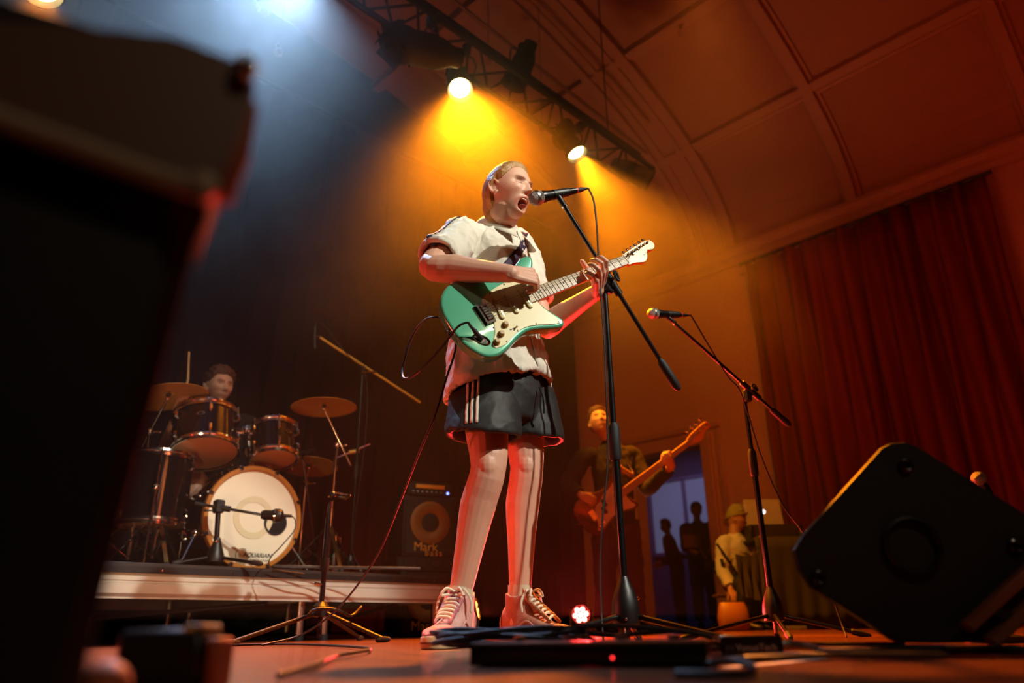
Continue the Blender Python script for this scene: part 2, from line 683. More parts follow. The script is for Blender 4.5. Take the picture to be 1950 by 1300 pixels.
# window and violet curtain in the room beyond
w1 = thing('window_1', 'w', 'w', (11.98, 6.9, 1.0))
del w1['label'], w1['category']
struct(w1)
MB().box((11.99, 7.45, 1.95), (0.03, 1.5, 1.30)).obj('pane', mat('lit_window_pane', '#9aa0b8', 0.4, emit='#8f97c0', estr=0.16), w1)
for y in (6.68, 7.45, 8.22):
    MB().box((11.96, y, 1.95), (0.06, 0.07, 1.36), 0.01).obj('window_frame', mat('window_paint', '#8c86a0', 0.5), w1)
for z in (1.28, 2.62):
    MB().box((11.96, 7.45, z), (0.06, 1.6, 0.07), 0.01).obj('window_sill', MATS['window_paint'], w1)
VIO = mat('violet_cloth', '#6b5aa8', 0.8)
vc = thing('window_curtain', 'narrow pale violet curtain beside the window beyond the doorway', 'curtain', (11.85, 6.0, 0.0))
pleats(6.85, 6.45, 0.5, 2.75, 11.84, 0.04, 3, 9).obj('curtain_fabric', VIO, vc, angle=0)
MB().cyl((11.84, 6.95, 2.77), (11.84, 6.35, 2.77), 0.015).obj('curtain_rail', BLACKMETAL, vc)
spot('beyond_light', (10.6, 7.2, 3.0), (11.9, 7.2, 0.9), (0.50, 0.40, 0.95), 22, 140, 1.0, 0.15)
# ================================================================== truss and lamps
TY, TZ = 3.40, 4.22
tr = thing('lighting_truss', 'long black lattice lighting truss hung under the vault above the stage', 'truss', (3.0, TY, TZ))
TX0, TX1, TH = 0.4, 5.25, 0.15
chords = [(TY - TH, TZ), (TY + TH, TZ), (TY, TZ + 0.25)]
for y, z in chords:
    MB().cyl((TX0, y, z), (TX1, y, z), 0.024, n=10).obj('chord', BLACKM, tr)
nb = 20
for i in range(nb):
    xa, xb = TX0 + (TX1 - TX0) * i / nb, TX0 + (TX1 - TX0) * (i + 1) / nb
    for k in range(3):
        (ya, za), (yb, zb) = chords[k], chords[(k + 1) % 3]
        if i % 2:
            ya, za, yb, zb = yb, zb, ya, za
        MB().cyl((xa, ya, za), (xb, yb, zb), 0.011, n=6).obj('brace', BLACKM, tr)
for x in (TX0, TX1):
    MB().tube([(x, TY - TH, TZ), (x, TY + TH, TZ), (x, TY, TZ + .25)], 0.014, 6, closed=True).obj('end_frame', BLACKM, tr)
for x in (1.2, 4.75):
    MB().cyl((x, TY, TZ + 0.25), (x, TY, 6.6), 0.006, n=6).obj('hanging_wire', BLACKM, tr)

LENS_Y = mat('amber_lit_lens', '#ffd27a', 0.3, emit='#ffd880', estr=40)
LENS_B = mat('cold_white_lit_lens', '#cfe2ff', 0.3, emit='#bcd6ff', estr=30)
LENS_OFF = mat('dark_glass_lens', '#201a18', 0.1, coat=0.5)


def par_can(name, label, lens, aim, hang, size=1.0, lit=None, doors=False, group=None):
    """can with its lens centre at lens, pointing at aim, hung from point hang"""
    lens, aim, hang = V(lens), V(aim), V(hang)
    d = (aim - lens).normalized()
    t = thing(name, label, 'stage light', lens, group)
    f = frame(lens, -d, V((1, 0, 0)) if abs(d.x) < .9 else V((0, 1, 0)))
    r = 0.085 * size
    MB(f).lathe([(r * 0.80, 0.012), (r * .98, -0.035), (r, 0.0), (r, 0.03), (r * .9, 0.05), (r * .9, .16 * size), (r * .82, .20 * size), (r * .55, .26 * size),
                 (r * .55, .30 * size), (r * .3, .31 * size)], M4(), 20).obj('lamp_body', BLACKM, t)
    MB(f).lathe([(r * 0.02, -0.012), (r * .4, -0.009), (r * .76, 0.0), (r * .78, 0.008), (r * .02, .01)], M4(), 20).obj('lens', lit or LENS_OFF, t)
    MB(f).torus(M4.Translation((0, 0, -0.03)), r * 1.02, 0.006, 20, 6).obj('colour_frame', BLACKM, t)
    if doors:
        for k in range(4):
            a = PI / 2 * k
            q = f @ M4.Rotation(a, 4, 'Z') @ M4.Translation((r, 0, -0.035)) @ M4.Rotation(0.7, 4, 'Y')
            MB(q).box((0, 0, -0.05 * size), (0.004, r * 1.5, 0.10 * size), 0.0015).obj('barn_door', BLACKM, t)
    ax = f.to_3x3() @ V((1, 0, 0))
    mid = f @ V((0, 0, .1 * size))
    up = (hang - mid)
    upn = up.normalized()
    sd = (ax - upn * ax.dot(upn)).normalized() * r * 1.18
    top = hang - upn * 0.07
    MB().tube([mid + sd, mid + sd + (top - mid) * .8, top + sd * .6, top - sd * .6, mid - sd + (top - mid) * .8, mid - sd], 0.008, 6).obj('yoke', BLACKM, t)
    MB().box(hang - upn * .03, (0.05, 0.06, 0.10), 0.008).obj('clamp', BLACKM, t)
    return t


L1 = PA(876, 168, 1, TY - 0.02)
L2 = PA(1097, 290, 1, TY - 0.02)
AMBER = (1.0, 0.235, 0.003)
par_can('par_can', 'lit amber par can hanging from the truss, left one, nearer the camera', L1, L1 + V((-0.5, -1.0, -2.6)), (L1.x, TY - .1, TZ), 1.15, LENS_Y, group='amber par cans')
spot('par_amber_a', L1 + V((-0.02, -0.03, -0.06)), L1 + V((-0.5, -1.0, -2.6)), AMBER, 4200, 58, 0.7, 0.05)
par_can('par_can', 'lit amber par can hanging from the truss, right one, farther away', L2, L2 + V((0.45, -1.0, -2.4)), (L2.x, TY - .1, TZ), 1.1, LENS_Y, group='amber par cans')
spot('par_amber_b', L2 + V((0.01, -0.03, -0.06)), L2 + V((0.45, -1.0, -2.4)), AMBER, 2600, 56, 0.7, 0.05)
spot('amber_band_fill', L1 + V((.04, -0.03, -0.05)), (5.7, 3.3, 0.9), (1.0, 0.42, 0.03), 500, 36, 0.6, 0.05)  # added fill at the left can, brightens bassist and DJ, no fixture of its own
# unlit fixtures
q = PA(765, 85, 1, TY - 0.25)
par_can('profile_spot', 'unlit black profile spotlight with open barn doors pointing left on the truss', q, q + V((-0.8, .15, -0.2)), (q.x + .35, TY - .1, TZ), 1.5, None, True, 'unlit truss lights')
q = PA(995, 150, 1, TY + 0.15)
par_can('profile_spot', 'unlit spotlight rising above the middle of the truss', q + V((0, 0.1, 0.02)), q + V((-.1, 0.5, -0.8)), q + V((0, .0, .38)), 1.35, None, False, 'unlit truss lights')
q = PA(1232, 342, 1, TY - 0.1)
par_can('par_can', 'unlit round par can at the far right end of the truss', q, q + V((.55, -.5, -0.45)), (min(q.x - .1, TX1), TY, TZ), 1.25, None, False, 'unlit truss lights')
q = PA(1075, 262, 1, TY + 0.1)
par_can('par_can', 'unlit par can tucked behind the right amber lamp', q, q + V((-.5, -.3, -0.9)), (q.x, TY + .1, TZ), 1.2, None, False, 'unlit truss lights')
# lamps of the near truss, above the left of the picture
LB = P(575, -75, 4.3)
par_can('par_can', 'cold blue white par can at the top edge of the picture', LB, LB + V((-.35, -.35, -1.6)), LB + V((0, 0, .6)), 1.2, LENS_B)
spot('par_blue', LB + V((-.01, -.01, -.05)), LB + V((-.55, -.62, -1.5)), (0.42, 0.66, 1.0), 1850, 46, 0.8, 0.05)
LO = P(82, -22, 3.0)
par_can('par_can', 'amber par can in the top left corner above the foreground speaker', LO, LO + V((.1, -.5, -1.6)), LO + V((0, 0, .6)), 1.2, LENS_Y)
spot('par_amber_c', LO + V((0, -.02, -.05)), LO + V((.1, -.5, -1.6)), AMBER, 420, 50, 0.8, 0.05)
# pale batten pipe behind the truss
a, b = PA(855, -6, 1, 4.0), PA(1232, 292, 1, 4.0)
MB().cyl(a + (a - b) * .12, b, 0.022, n=10).obj('batten_pipe', mat('dull_pipe', '#8a6a55', 0.4, 0.4), label='thin pale batten pipe running behind the black truss', cat='pipe', origin=(a + b) / 2)
# hanging house bulbs
GLASSB = mat('clear_bulb_glass', '#ffe9c8', 0.03, var=0.0, trans=0.85)
for nm, x, y, d in (('highest, near the ceiling panels on the right', 1297, 62, 6.2), ('beneath the truss beside the right amber lamp', 1033, 243, 6.2),
                    ('between the truss chords', 930, 118, 5.6), ('in the bluish haze on the left', 530, 100, 4.9)):
    c = P(x, y, d)
    t = thing('pendant_bulb', 'small clear hanging bulb ' + nm, 'light bulb', c, 'house bulbs')
    zt = vault(WX - c.x)[1]
    MB().cyl(c + V((0, 0, .06)), (c.x, c.y, max(zt, c.z + .2)), 0.004, n=5).obj('flex', BLACKM, t)
    MB().lathe([(.012, .04), (.02, .045), (.02, .08), (.008, .09)], M4.Translation(c), 12).obj('socket', STEEL, t)
    MB().ball(c, (.038, .038, .042)).obj('globe', GLASSB, t)
# ================================================================== microphones and stands
GRILLE = mat('steel_mesh_grille', '#8d8780', 0.4, 0.9, bump=0.6, bscale=500)
CABLEM = mat('black_cable_rubber', '#0e0d0e', 0.5, var=0.2)


def microphone(label, head, tail, s=1.0):
    head, tail = V(head), V(tail)
    d = (tail - head).normalized()
    f = frame(head, d)
    L = (tail - head).length
    t = thing('microphone', label, 'microphone', head, 'vocal microphones')
    MB(f).lathe([(.004 * s, -.0255 * s), (.015 * s, -.022 * s), (.022 * s, -.014 * s), (.0252 * s, -.002 * s), (.0252 * s, .006 * s), (.0235 * s, .016 * s), (.020 * s, .024 * s)], M4(), 20).obj('grille', GRILLE, t)
    MB(f).lathe([(.0262 * s, -.004 * s), (.0262 * s, .005 * s)], M4(), 20).obj('grille_band', STEEL, t)
    MB(f).lathe([(.021 * s, .022 * s), (.0215 * s, .032 * s), (.0185 * s, .045 * s), (.016 * s, .08 * s), (.012 * s, L * .80), (.0115 * s, L * .88)], M4(), 18).obj('handle', BLACKMETAL, t)
    MB(f).lathe([(.0095 * s, L * .86), (.0095 * s, L), (.006 * s, L + .015 * s), (.004 * s, L + .03 * s)], M4(), 12).obj('plug', RUBBER, t)
    MB(f).lathe([(.0102 * s, L * .885), (.0102 * s, L * .92)], M4(), 12).obj('colour_ring', mat('red_ring', '#b0322a', 0.5), t)
    return t


def cable(name, label, pts, r=0.0035, n=8, mt=None, group=None, cat='cable'):
    return MB().tube(catmull(pts, n), r, 7, round_end=True).obj(name, mt or CABLEM, label=label, cat=cat, group=group)


def boom_stand(label, hub, top, tip, tail, feet, mic_dir, r=0.0105, gripz=0.42, group='boom microphone stands', knob_side=1, light_boom=None, clip_at=None):
    """tripod stand: hub and top of the pole, boom from tip to tail, feet = 3 floor points"""
    hub, top, tip, tail = V(hub), V(top), V(tip), V(tail)
    ax = (top - hub).normalized()
    base = hub - ax * (hub.z - 0.004)
    t = thing('mic_stand', label, 'microphone stand', (base.x, base.y, 0), group)
    MB().cyl(base, hub, 0.008, n=12).obj('lower_tube', CHROME, t)
    MB().lathe([(.002, 0), (.010, .002), (.012, .012), (.008, .016)], M4.Translation(base - V((0, 0, .004))), 12).obj('foot_plug', RUBBER, t)
    f = frame(hub, ax)
    MB(f).lathe([(.030, -.035), (.041, -.030), (.043, .0), (.040, .03), (.030, .06), (.019, .085), (.013, .10)], M4(), 10).obj('hub', BLACK, t)
    for k in range(5):
        q = f @ M4.Rotation(k * PI * .4, 4, 'Z')
        MB(q).ball((.041, 0, -.018), .005, 8, 6).obj('bolt', CHROME, t)
    MB(f).cyl((.04, 0, .035), (.066, 0, .04), .005, n=8).obj('wing_screw', CHROME, t)
    L = (top - hub).length
    MB().cyl(hub, hub + ax * L * (gripz + .02), .0125, n=14).obj('outer_pole', BLACKMETAL, t)
    MB(f).lathe([(.014, L * gripz), (.0185, L * gripz + .012), (.0185, L * gripz + .105), (.014, L * gripz + .12)], M4(), 14).obj('height_clutch', RUBBER, t)
    MB().cyl(hub + ax * L * gripz, top, .0095, n=14).obj('inner_pole', BLACKMETAL, t)
    for p in feet:
        p = V(p)
        side = V((p.x - hub.x, p.y - hub.y, 0)).normalized()
        a = hub + side * .036 - ax * .012
        e = V((p.x, p.y, .012))
        lg = MB().cyl(a, e, .0085, n=10).obj('leg', BLACKMETAL, t)
        MB().tube([a + (e - a) * .90, e, e + (e - a).normalized() * .03], [.012, .0125, .009], 10, round_end=True).obj('rubber_foot', RUBBER, lg)
    bd = (tail - tip).normalized()
    # boom passes the clamp at the top of the pole
    near = tip + bd * max(0, min((tail - tip).length, (top - tip).dot(bd)))
    sw = (near - top)
    MB().box((top + near) / 2 - ax * .015, (.034, .034, .06), .008).obj('swivel_clamp', RUBBER, t)
    side = bd.cross(ax).normalized() * knob_side
    MB().cyl(near, near + side * .035, .006, n=8).obj('clamp_screw', STEEL, t)
    kn = [near + side * .035 + bd * c + ax * s_ for c, s_ in ((.016, 0), (0, .012), (-.016, 0), (0, -.012))]
    MB().tube(catmull(kn, 4, True), .005, 6, closed=True).obj('clamp_knob', RUBBER, t)
    MB().cyl(tip, tail, .0075, n=12).obj('boom', light_boom or BLACKMETAL, t)
    MB().cyl(near - bd * .05, near + bd * .06, .0135, n=14).obj('boom_sleeve', BLACK, t)
    MB().tube([tail - bd * .11, tail - bd * .10, tail - bd * .01, tail], [.009, .0145, .0155, .012], 12, round_end=True).obj('counterweight', RUBBER, t)
    # clip holding the microphone
    md = V(mic_dir).normalized()
    MB().tube([tip + bd * .02, tip, tip - bd * .02 , tip - bd * .035], [.008, .010, .010, .007], 10).obj('boom_joint', BLACK, t)
    MB().cyl(tip + bd * .012, tip + bd * .02, .0115, n=12).obj('joint_ring', CHROME, t)
    c0 = V(clip_at) if clip_at is not None else tip - bd * .045
    MB().cyl(tip - bd * .03, c0, .007, n=8).obj('clip_stem', BLACK, t)
    MB().tube([c0 - md * .03, c0 + md * .035], [.0185, .0155], 14, caps=True).obj('mic_clip', BLACK, t)
    return t


# singer's stand, in front of the singer
D1 = 2.24
mh, mt_ = P(1021, 377, 2.12), P(1106, 361, 2.19)
md1 = (mt_ - mh).normalized()
clipc = mh + (mt_ - mh) * .52
hub1 = P(1192, 1166, D1)
top1 = V((hub1.x, hub1.y, P(1146, 540, D1).z))
bclamp = P(1157, 526, D1 - .025)
tail1 = P(1290, 738, 2.36)
tip1 = P(1071, 386, 2.155)
boom_stand('black boom microphone stand in front of the singer, the nearest and tallest', hub1, top1, tip1, tail1,
           [P(985, 1221, 1.98).xy.to_3d(), P(1400, 1208, 2.10).xy.to_3d(), P(1215, 1200, 2.6).xy.to_3d()], md1, clip_at=clipc)
microphone('black vocal microphone at the singer\'s open mouth', mh, mt_, 1.0)
cable('microphone_cable', 'black cable dropping from the singer\'s microphone down its stand to the floor',
      [mt_ + md1 * .03, P(1122, 362, 2.20), P(1131, 385, 2.21), P(1137, 440, 2.21), P(1141, 520, 2.21), P(1150, 640, 2.21), P(1155, 760, 2.21), P(1157, 880, 2.21),
       P(1148, 980, 2.2), P(1143, 1080, 2.19), P(1146, 1180, 2.17), P(1150, 1226, 2.12)], 0.0033)
# second stand on the right
D2 = 3.15
m2h, m2t = P(1243, 597, 2.95), P(1303, 600, 3.02)
hub2 = P(1473, 1166, D2)
top2 = V((hub2.x, hub2.y, P(1413, 752, D2).z))
boom_stand('second black boom microphone stand, behind and right of the singer\'s', hub2, top2, P(1279, 610, 2.99), P(1502, 808, 3.20),
           [P(1310, 1212, 2.9).xy.to_3d(), P(1640, 1209, 3.1).xy.to_3d(), P(1502, 1206, 2.75).xy.to_3d()], (m2t - m2h), gripz=.60, knob_side=1, clip_at=m2h.lerp(m2t, .6))
microphone('unattended vocal microphone on the second stand', m2h, m2t, 1.0)
cable('microphone_cable', 'thin cable hanging from the unattended microphone along the second stand',
      [m2t + (m2t - m2h).normalized() * .03, P(1318, 604, 3.03), P(1345, 650, 3.05), P(1385, 715, 3.08), P(1407, 740, 3.06), P(1425, 790, 3.1), P(1450, 870, 3.08), P(1490, 960, 3.05), P(1530, 1015, 3.0),
       P(1570, 1090, 2.95), P(1600, 1180, 2.9), P(1612, 1212, 2.85)], 0.0035)
# ================================================================== riser
RY, RZ = 3.70, 0.355
ALU = mat('worn_aluminium_rail', '#d6d0c0', 0.45, 0.25, var=0.25, vscale=14, bump=0.05, bscale=120)
DECKM = mat('dark_phenolic_deck', '#241c18', 0.55, var=0.3)
for lab, x0, x1 in (('aluminium-railed drum riser deck under the bass drum', 0.15, 2.20), ('aluminium-railed riser deck, right end, beside the bass amp', 2.21, 3.13)):
    rt = thing('stage_riser', lab, 'riser', ((x0 + x1) / 2, RY + 1.0, 0), 'drum riser decks')
    w = x1 - x0
    cx = (x0 + x1) / 2
    MB().box((cx, RY + 1.0, RZ - .009), (w, 2.0, .018), .002).obj('deck_board', DECKM, rt)
    for sy, yy in ((-1, RY), (1, RY + 2.0)):
        # front and back rails: black lip, groove, silver web, lower flange
        prof = [(0, RZ - .018), (0.002, RZ - .048), (.012, RZ - .050), (.012, RZ - .058), (0, RZ - .060), (0, RZ - .078), (.006, RZ - .082), (.006, RZ - .088),
                (0, RZ - .092), (0, RZ - .135), (.014, RZ - .150), (.014, RZ - .158), (.05, RZ - .158), (.05, RZ - .018)]
        MB().loft([[V((x, yy - sy * (-q[0]) if False else yy + (q[0] if sy < 0 else -q[0]), q[1])) for q in prof] for x in (x0, x1)]).obj('rail', ALU, rt, angle=20)
        MB().box((cx, yy + (-.002 if sy < 0 else .002), RZ - .032), (w, .006, .030), .001).obj('black_edging', BLACK, rt)
    for xx in (x0 + .015, x1 - .015):
        MB().box((xx, RY + 1.0, RZ - .088), (.03, 1.98, .138), .003).obj('end_rail', ALU, rt)
    nsc = int(w / .30)
    for i in range(nsc):
        MB().lathe([(.002, .0035), (.0055, .003), (.0065, 0), (.0065, -.002)], frame((x0 + (i + .5) * w / nsc, RY - .005, RZ - .032), (0, -1, 0)), 10).obj('screw', CHROME, rt)
    for xx in (x0 + .07, x1 - .07):
        for yy in (RY + .08, RY + 1.92):
            lg = MB().cyl((xx, yy, .012), (xx, yy, RZ - .1), .024, n=14).obj('leg', STEEL, rt)
            MB().cyl((xx, yy, 0), (xx, yy, .03), .03, n=14).obj('rubber_foot', RUBBER, lg)
    MB().cyl((x0 + .07, RY + .5, .03), (x1 - .07, RY + .5, .20), .012, n=8).obj('cross_brace', STEEL, rt)

# ================================================================== drum kit
SHELL = mat('black_lacquer_shell', '#100c0b', 0.10, var=0.3, coat=0.8)
HEADW = mat('coated_white_drumhead', '#e6ddc4', 0.6, var=0.04)
HEADC = mat('clear_amber_drumhead', '#c08a60', 0.35, var=0.12, vscale=4)
HOOPW = mat('honey_maple_hoop', '#b9752f', 0.3, var=0.3, stretch=(1, 1, 8), vscale=5, coat=0.4)
INK = mat('black_ink', '#15120f', 0.6)
BRASS = mat('bronze_cymbal', '#e2b04e', 0.40, 0.35, var=0.25, vscale=18, stretch=(1, 1, 1), bump=0.04, bscale=30)


def lug(f, r, a, z0, z1, parent):
    q = f @ M4.Rotation(a, 4, 'Z')
    s = 1 if z1 > z0 else -1
    MB(q).tube([(r + .004, 0, z0), (r + .016, 0, z0 + s * .008), (r + .016, 0, z1 - s * .008), (r + .004, 0, z1)], [.008, .011, .011, .008], 8, round_end=True).obj('lug', CHROME, parent)


def bass_drum(c, ax, R, depth):
    """c = centre of front head, ax points out of the front head"""
    t = thing('bass_drum', 'big black bass drum with wooden hoops and white front head facing the crowd', 'drum', (c.x, c.y, RZ))
    f = frame(c, ax, V((1, 0, 0)))
    MB(f).lathe([(R - .012, -.02), (R - .004, -.03), (R - .004, -depth + .03), (R - .012, -depth + .02)], M4(), 56).obj('shell', SHELL, t)
    hd = MB(f).lathe([(R - .022, -.006), (R - .02, -.002), (.001, -.001)], M4(), 56, caps=False).obj('front_head', HEADW, t)
    MB(f).lathe([(.118, -.0005), (.118, .0012), (.084, .0012), (.084, -.0005)], M4(), 48, caps=False).obj('dampening_ring', mat('cream_ring', '#d9cda9', 0.6), hd)
    pc = f @ M4.Translation((.135, -.02, 0))
    MB(pc).lathe([(.070, 0), (.070, .004), (.060, .004), (.060, 0)], M4(), 36, caps=False).obj('port_ring', BLACK, hd)
    MB(pc).lathe([(.060, .0008), (.001, .0012)], M4(), 36, caps=False).obj('port_shade_disc', mat('deep_black', '#030303', 0.9), hd)  # flat black disc stands in for the shade inside the port
    for nm, z0, z1 in (('front_hoop', -.024, .016), ('rear_hoop', -depth - .016, -depth + .024)):
        MB(f).lathe([(R - .020, z0), (R + .002, z0), (R + .004, z0 + .004), (R + .004, z1 - .004), (R + .001, z1), (R - .018, z1), (R - .021, z1 - .003), (R - .020, z0)], M4(), 56, caps=False).obj(nm, HOOPW if 'front' in nm else BLACK, t)
    for k in range(8):
        a = PI / 8 + k * PI / 4
        q = f @ M4.Rotation(a, 4, 'Z')
        cl = MB(q).box((R - .002, 0, .004), (.03, .026, .034), .005).obj('claw', CHROME, t)
        MB(q).cyl((R + .014, 0, 0), (R + .014, 0, -.14), .004, n=8).obj('tension_rod', CHROME, cl)
        lug(f, R - .004, a, -.13, -.19, t)
        lug(f, R - .004, a, -depth + .19, -depth + .13, t)
        MB(q).cyl((R + .014, 0, -depth + .13), (R + .014, 0, -depth), .004, n=8).obj('tension_rod', CHROME, cl)
    for s in (-1, 1):
        a = V(f @ V((s * (R + .0) * .96, -.10, -.10)))
        e = V((a.x + s * .10, a.y - .10, RZ + .012))
        sp = MB().tube([a, a + (e - a) * .5, e], [.009, .008, .006], 8).obj('spur', CHROME, t)
        MB().ball(e, .013, 10, 6).obj('spur_tip', RUBBER, sp)
        MB().ball(a, (.024, .024, .03), 10, 8).obj('spur_bracket', CHROME, t)
    # maker's lettering
    tm = f @ M4.Translation((.045, -.205, .001))
    text_part('lettering', 'AQUARIAN', tm, .034, INK, hd, shear=.2, spacing=.95)
    text_part('lettering', 'REGULATOR', f @ M4.Translation((.060, -.232, .001)), .016, INK, hd, spacing=1.3)
    arc = [V((.036 * math.cos(x), .036 * math.sin(x), 0)) for x in [1.0 + i * .3 for i in range(15)]]
    MB(f @ M4.Translation((-.045, -.208, .001))).tube(arc, .003, 4, flat=.3).obj('emblem', INK, hd)
    return t


BDC = V((1.90, 3.98, RZ + .293))
bass_drum(BDC, V((0, -1, .02)), .285, .42)


def tom(label, c, ax, R, depth, name='tom_drum', hoopm=None, badge_a=None, legs=False):
    """c = centre of the shell, ax = batter side"""
    t = thing(name, label, 'drum', c - V(ax).normalized() * depth / 2, 'tom drums')
    f = frame(c, ax, V((-1, -1, 0)))
    h = depth / 2
    MB(f).lathe([(R - .012, -h), (R, -h + .004), (R, h - .004), (R - .012, h)], M4(), 44).obj('shell', SHELL, t)
    b = MB(f).lathe([(R - .002, -h - .002), (R - .008, -h - .006), (.001, -h - .006)], M4(), 44, caps=False).obj('bottom_head', HEADC, t)
    MB(f).lathe([(.001, h + .006), (R - .008, h + .006), (R - .002, h + .002)], M4(), 44, caps=False).obj('top_head', HEADW, t)
    for nm, z in (('bottom_hoop', -h), ('top_hoop', h)):
        MB(f).lathe([(R + .002, z - .018), (R + .010, z - .018), (R + .011, z - .006), (R + .006, z), (R + .011, z + .006), (R + .010, z + .018), (R + .002, z + .018), (R + .002, z - .018)], M4(), 44, caps=False).obj(nm, CHROME, t)
    for k in range(6):
        a = PI / 6 + k * PI / 3
        lug(f, R, a, -h + .03, -h + .07, t)
        lug(f, R, a, h - .07, h - .03, t)
        q = f @ M4.Rotation(a, 4, 'Z')
        for z0, z1 in ((-h - .024, -h + .04), (h + .024, h - .04)):
            MB(q).cyl((R + .013, 0, z0), (R + .013, 0, z1), .0035, n=6).obj('tension_rod', CHROME, t)
        MB(q).ball((R + .013, 0, -h - .024), .006, 8, 6).obj('rod_head', CHROME, t)
    if badge_a is not None:
        q = f @ M4.Rotation(badge_a, 4, 'Z') @ frame((R + .001, 0, h * .25), (1, 0, 0), (0, 1, 0))
        bo = MB(q).lathe([(.022, -.002), (.022, .002), (.017, .003), (.001, .003)], M4.Diagonal((1.0, .6, 1, 1)), 24).obj('badge', CHROME, t)
        MB(q).lathe([(.015, .0032), (.001, .0034)], M4.Diagonal((1.0, .55, 1, 1)), 20).obj('badge_print', INK, bo)
    if legs:
        for k in range(3):
            a = k * PI * 2 / 3 + .5
            p = f @ V((math.cos(a) * (R + .03), math.sin(a) * (R + .03), -.02))
            lg = MB().tube([p + V((0, 0, .12)), p, V((p.x, p.y, RZ + .06)), V((p.x * 1.0 + (p.x - c.x) * .12, p.y + (p.y - c.y) * .12, RZ + .008))], .006, 8).obj('leg', CHROME, t)
            MB().ball(p, .02, 10, 8).obj('leg_bracket', CHROME, lg)
    return t


t1c = P(391, 828, 4.12)
tom('large black rack tom with a badge, left of the two above the bass drum', t1c, V((.05, .36, .93)), .178, .235, badge_a=0.25)
t2c = P(521, 845, 4.30)
tom('small black rack tom with chrome hoops, right of the two', t2c, V((.05, .30, .95)), .132, .20, badge_a=1.0)
ftc = P(292, 935, 3.98)
tom('black floor tom half hidden at the left of the bass drum', ftc, V((0, .03, 1)), .185, .36, 'floor_tom', legs=True)

# tom holder on the bass drum
th = thing('tom_holder', 'chrome double tom holder standing on top of the bass drum', 'drum hardware', (BDC.x, BDC.y + .14, RZ + .58))
pb = V((BDC.x + .02, BDC.y + .14, BDC.z + .28))
pt = P(472, 825, 4.27)
MB().cyl(pb, pt, .014, n=12).obj('post', CHROME, th)
MB().lathe([(.05, -.005), (.05, .01), (.03, .02), (.022, .05)], M4.Translation(pb), 14).obj('post_base', CHROME, th)
for tc_, s in ((t1c, -1), (t2c, 1)):
    e = tc_ + (pt - tc_) * (.19 / (pt - tc_).length if s < 0 else .145 / (pt - tc_).length)
    MB().tube(catmull([pt, pt + V((0, 0, .04)), (pt + e) / 2 + V((0, 0, .03)), e], 4), .011, 8).obj('arm', CHROME, th)
    MB().ball(pt + (e - pt) * .25 + V((0, 0, .02)), .026, 10, 8).obj('ball_clamp', CHROME, th)
    MB().box(e, (.05, .03, .07), .008).obj('mount_bracket', CHROME, th)
    MB().tube([e + V((-.02, -.03, .0)), e + V((.02, -.035, .0))], .007, 8, round_end=True).obj('wing_nut', CHROME, th)


def cymbal(label, c, nrm, R, group='cymbals'):
    t = thing('cymbal', label, 'cymbal', c, group)
    f = frame(c, nrm)
    prof = [(.006, .030), (.02, .029), (.032, .022), (.040, .014), (.046, .0105)]
    out = [(.046 + (R - .046) * k / 14, .0105 - .024 * (k / 14) ** 1.5 + (.0005 if k % 2 else 0)) for k in range(1, 15)]
    top = prof + out
    bot = [(r, z - .0018) for r, z in reversed(top)]
    MB(f).lathe(top + bot, M4(), 56, caps=False).obj('cymbal_plate', BRASS, t, angle=0)
    MB(f).cyl((0, 0, -.01), (0, 0, .055), .005, n=10).obj('tilter_rod', CHROME, t)
    MB(f).lathe([(.004, .03), (.018, .031), (.018, .043), (.004, .044)], M4(), 14).obj('felt', mat('grey_felt', '#4a4440', 0.95), t)
    MB(f).lathe([(.004, .044), (.011, .045), (.011, .056), (.004, .058)], M4(), 10).obj('wing_nut', CHROME, t)
    MB(f).lathe([(.014, -.004), (.014, .006)], M4(), 12).obj('felt', MATS['grey_felt'], t)
    return t


def cymbal_stand(label, base, elbow, tip, tail=None, z0=RZ, spread=.26, rot=0.3):
    base, elbow, tip = V(base), V(elbow), V(tip)
    base.z = z0
    t = thing('cymbal_stand', label, 'cymbal stand', base, 'cymbal stands')
    mid = base + (elbow - base) * .45
    MB().cyl(base + V((0, 0, .06)), mid, .0135, n=12).obj('lower_tube', CHROME, t)
    MB().cyl(mid - V((0, 0, .03)), elbow, .0100, n=12).obj('upper_tube', CHROME, t)
    MB().cyl(mid - V((0, 0, .02)), mid + V((0, 0, .03)), .019, n=12).obj('memory_lock', CHROME, t)
    d = (elbow - tip).normalized()
    e2 = V(tail) if tail is not None else elbow + d * .12
    MB().cyl(tip, e2, .0065, n=10).obj('boom', CHROME, t)
    MB().ball(elbow, .022, 12, 8).obj('tilter', CHROME, t)
    MB().tube([elbow + V((.02, 0, .0)), elbow + V((.05, -.03, .0))], .006, 8, round_end=True).obj('wing_nut', CHROME, t)
    MB().ball(tip, .014, 10, 8).obj('ratchet', CHROME, t)
    for k in range(3):
        a = rot + k * 2 * PI / 3
        dr = V((math.cos(a), math.sin(a), 0))
        hi, lo = base + V((0, 0, .30)), base + V((0, 0, .07))
        ft = base + dr * spread + V((0, 0, .012))
        lg = MB().box((0, 0, 0), (.022, .006, (hi - ft).length), mtx=frame((hi + ft) / 2, ft - hi, dr.cross(V((0, 0, 1))))).obj('leg', CHROME, t)
        MB().box((0, 0, 0), (.018, .004, ((hi + ft) / 2 - lo).length), mtx=frame(((hi + ft) / 2 + lo) / 2, (hi + ft) / 2 - lo, dr.cross(V((0, 0, 1))))).obj('leg_brace', CHROME, lg)
        MB().ball(ft, .016, 10, 6).obj('rubber_foot', RUBBER, lg)
    return t


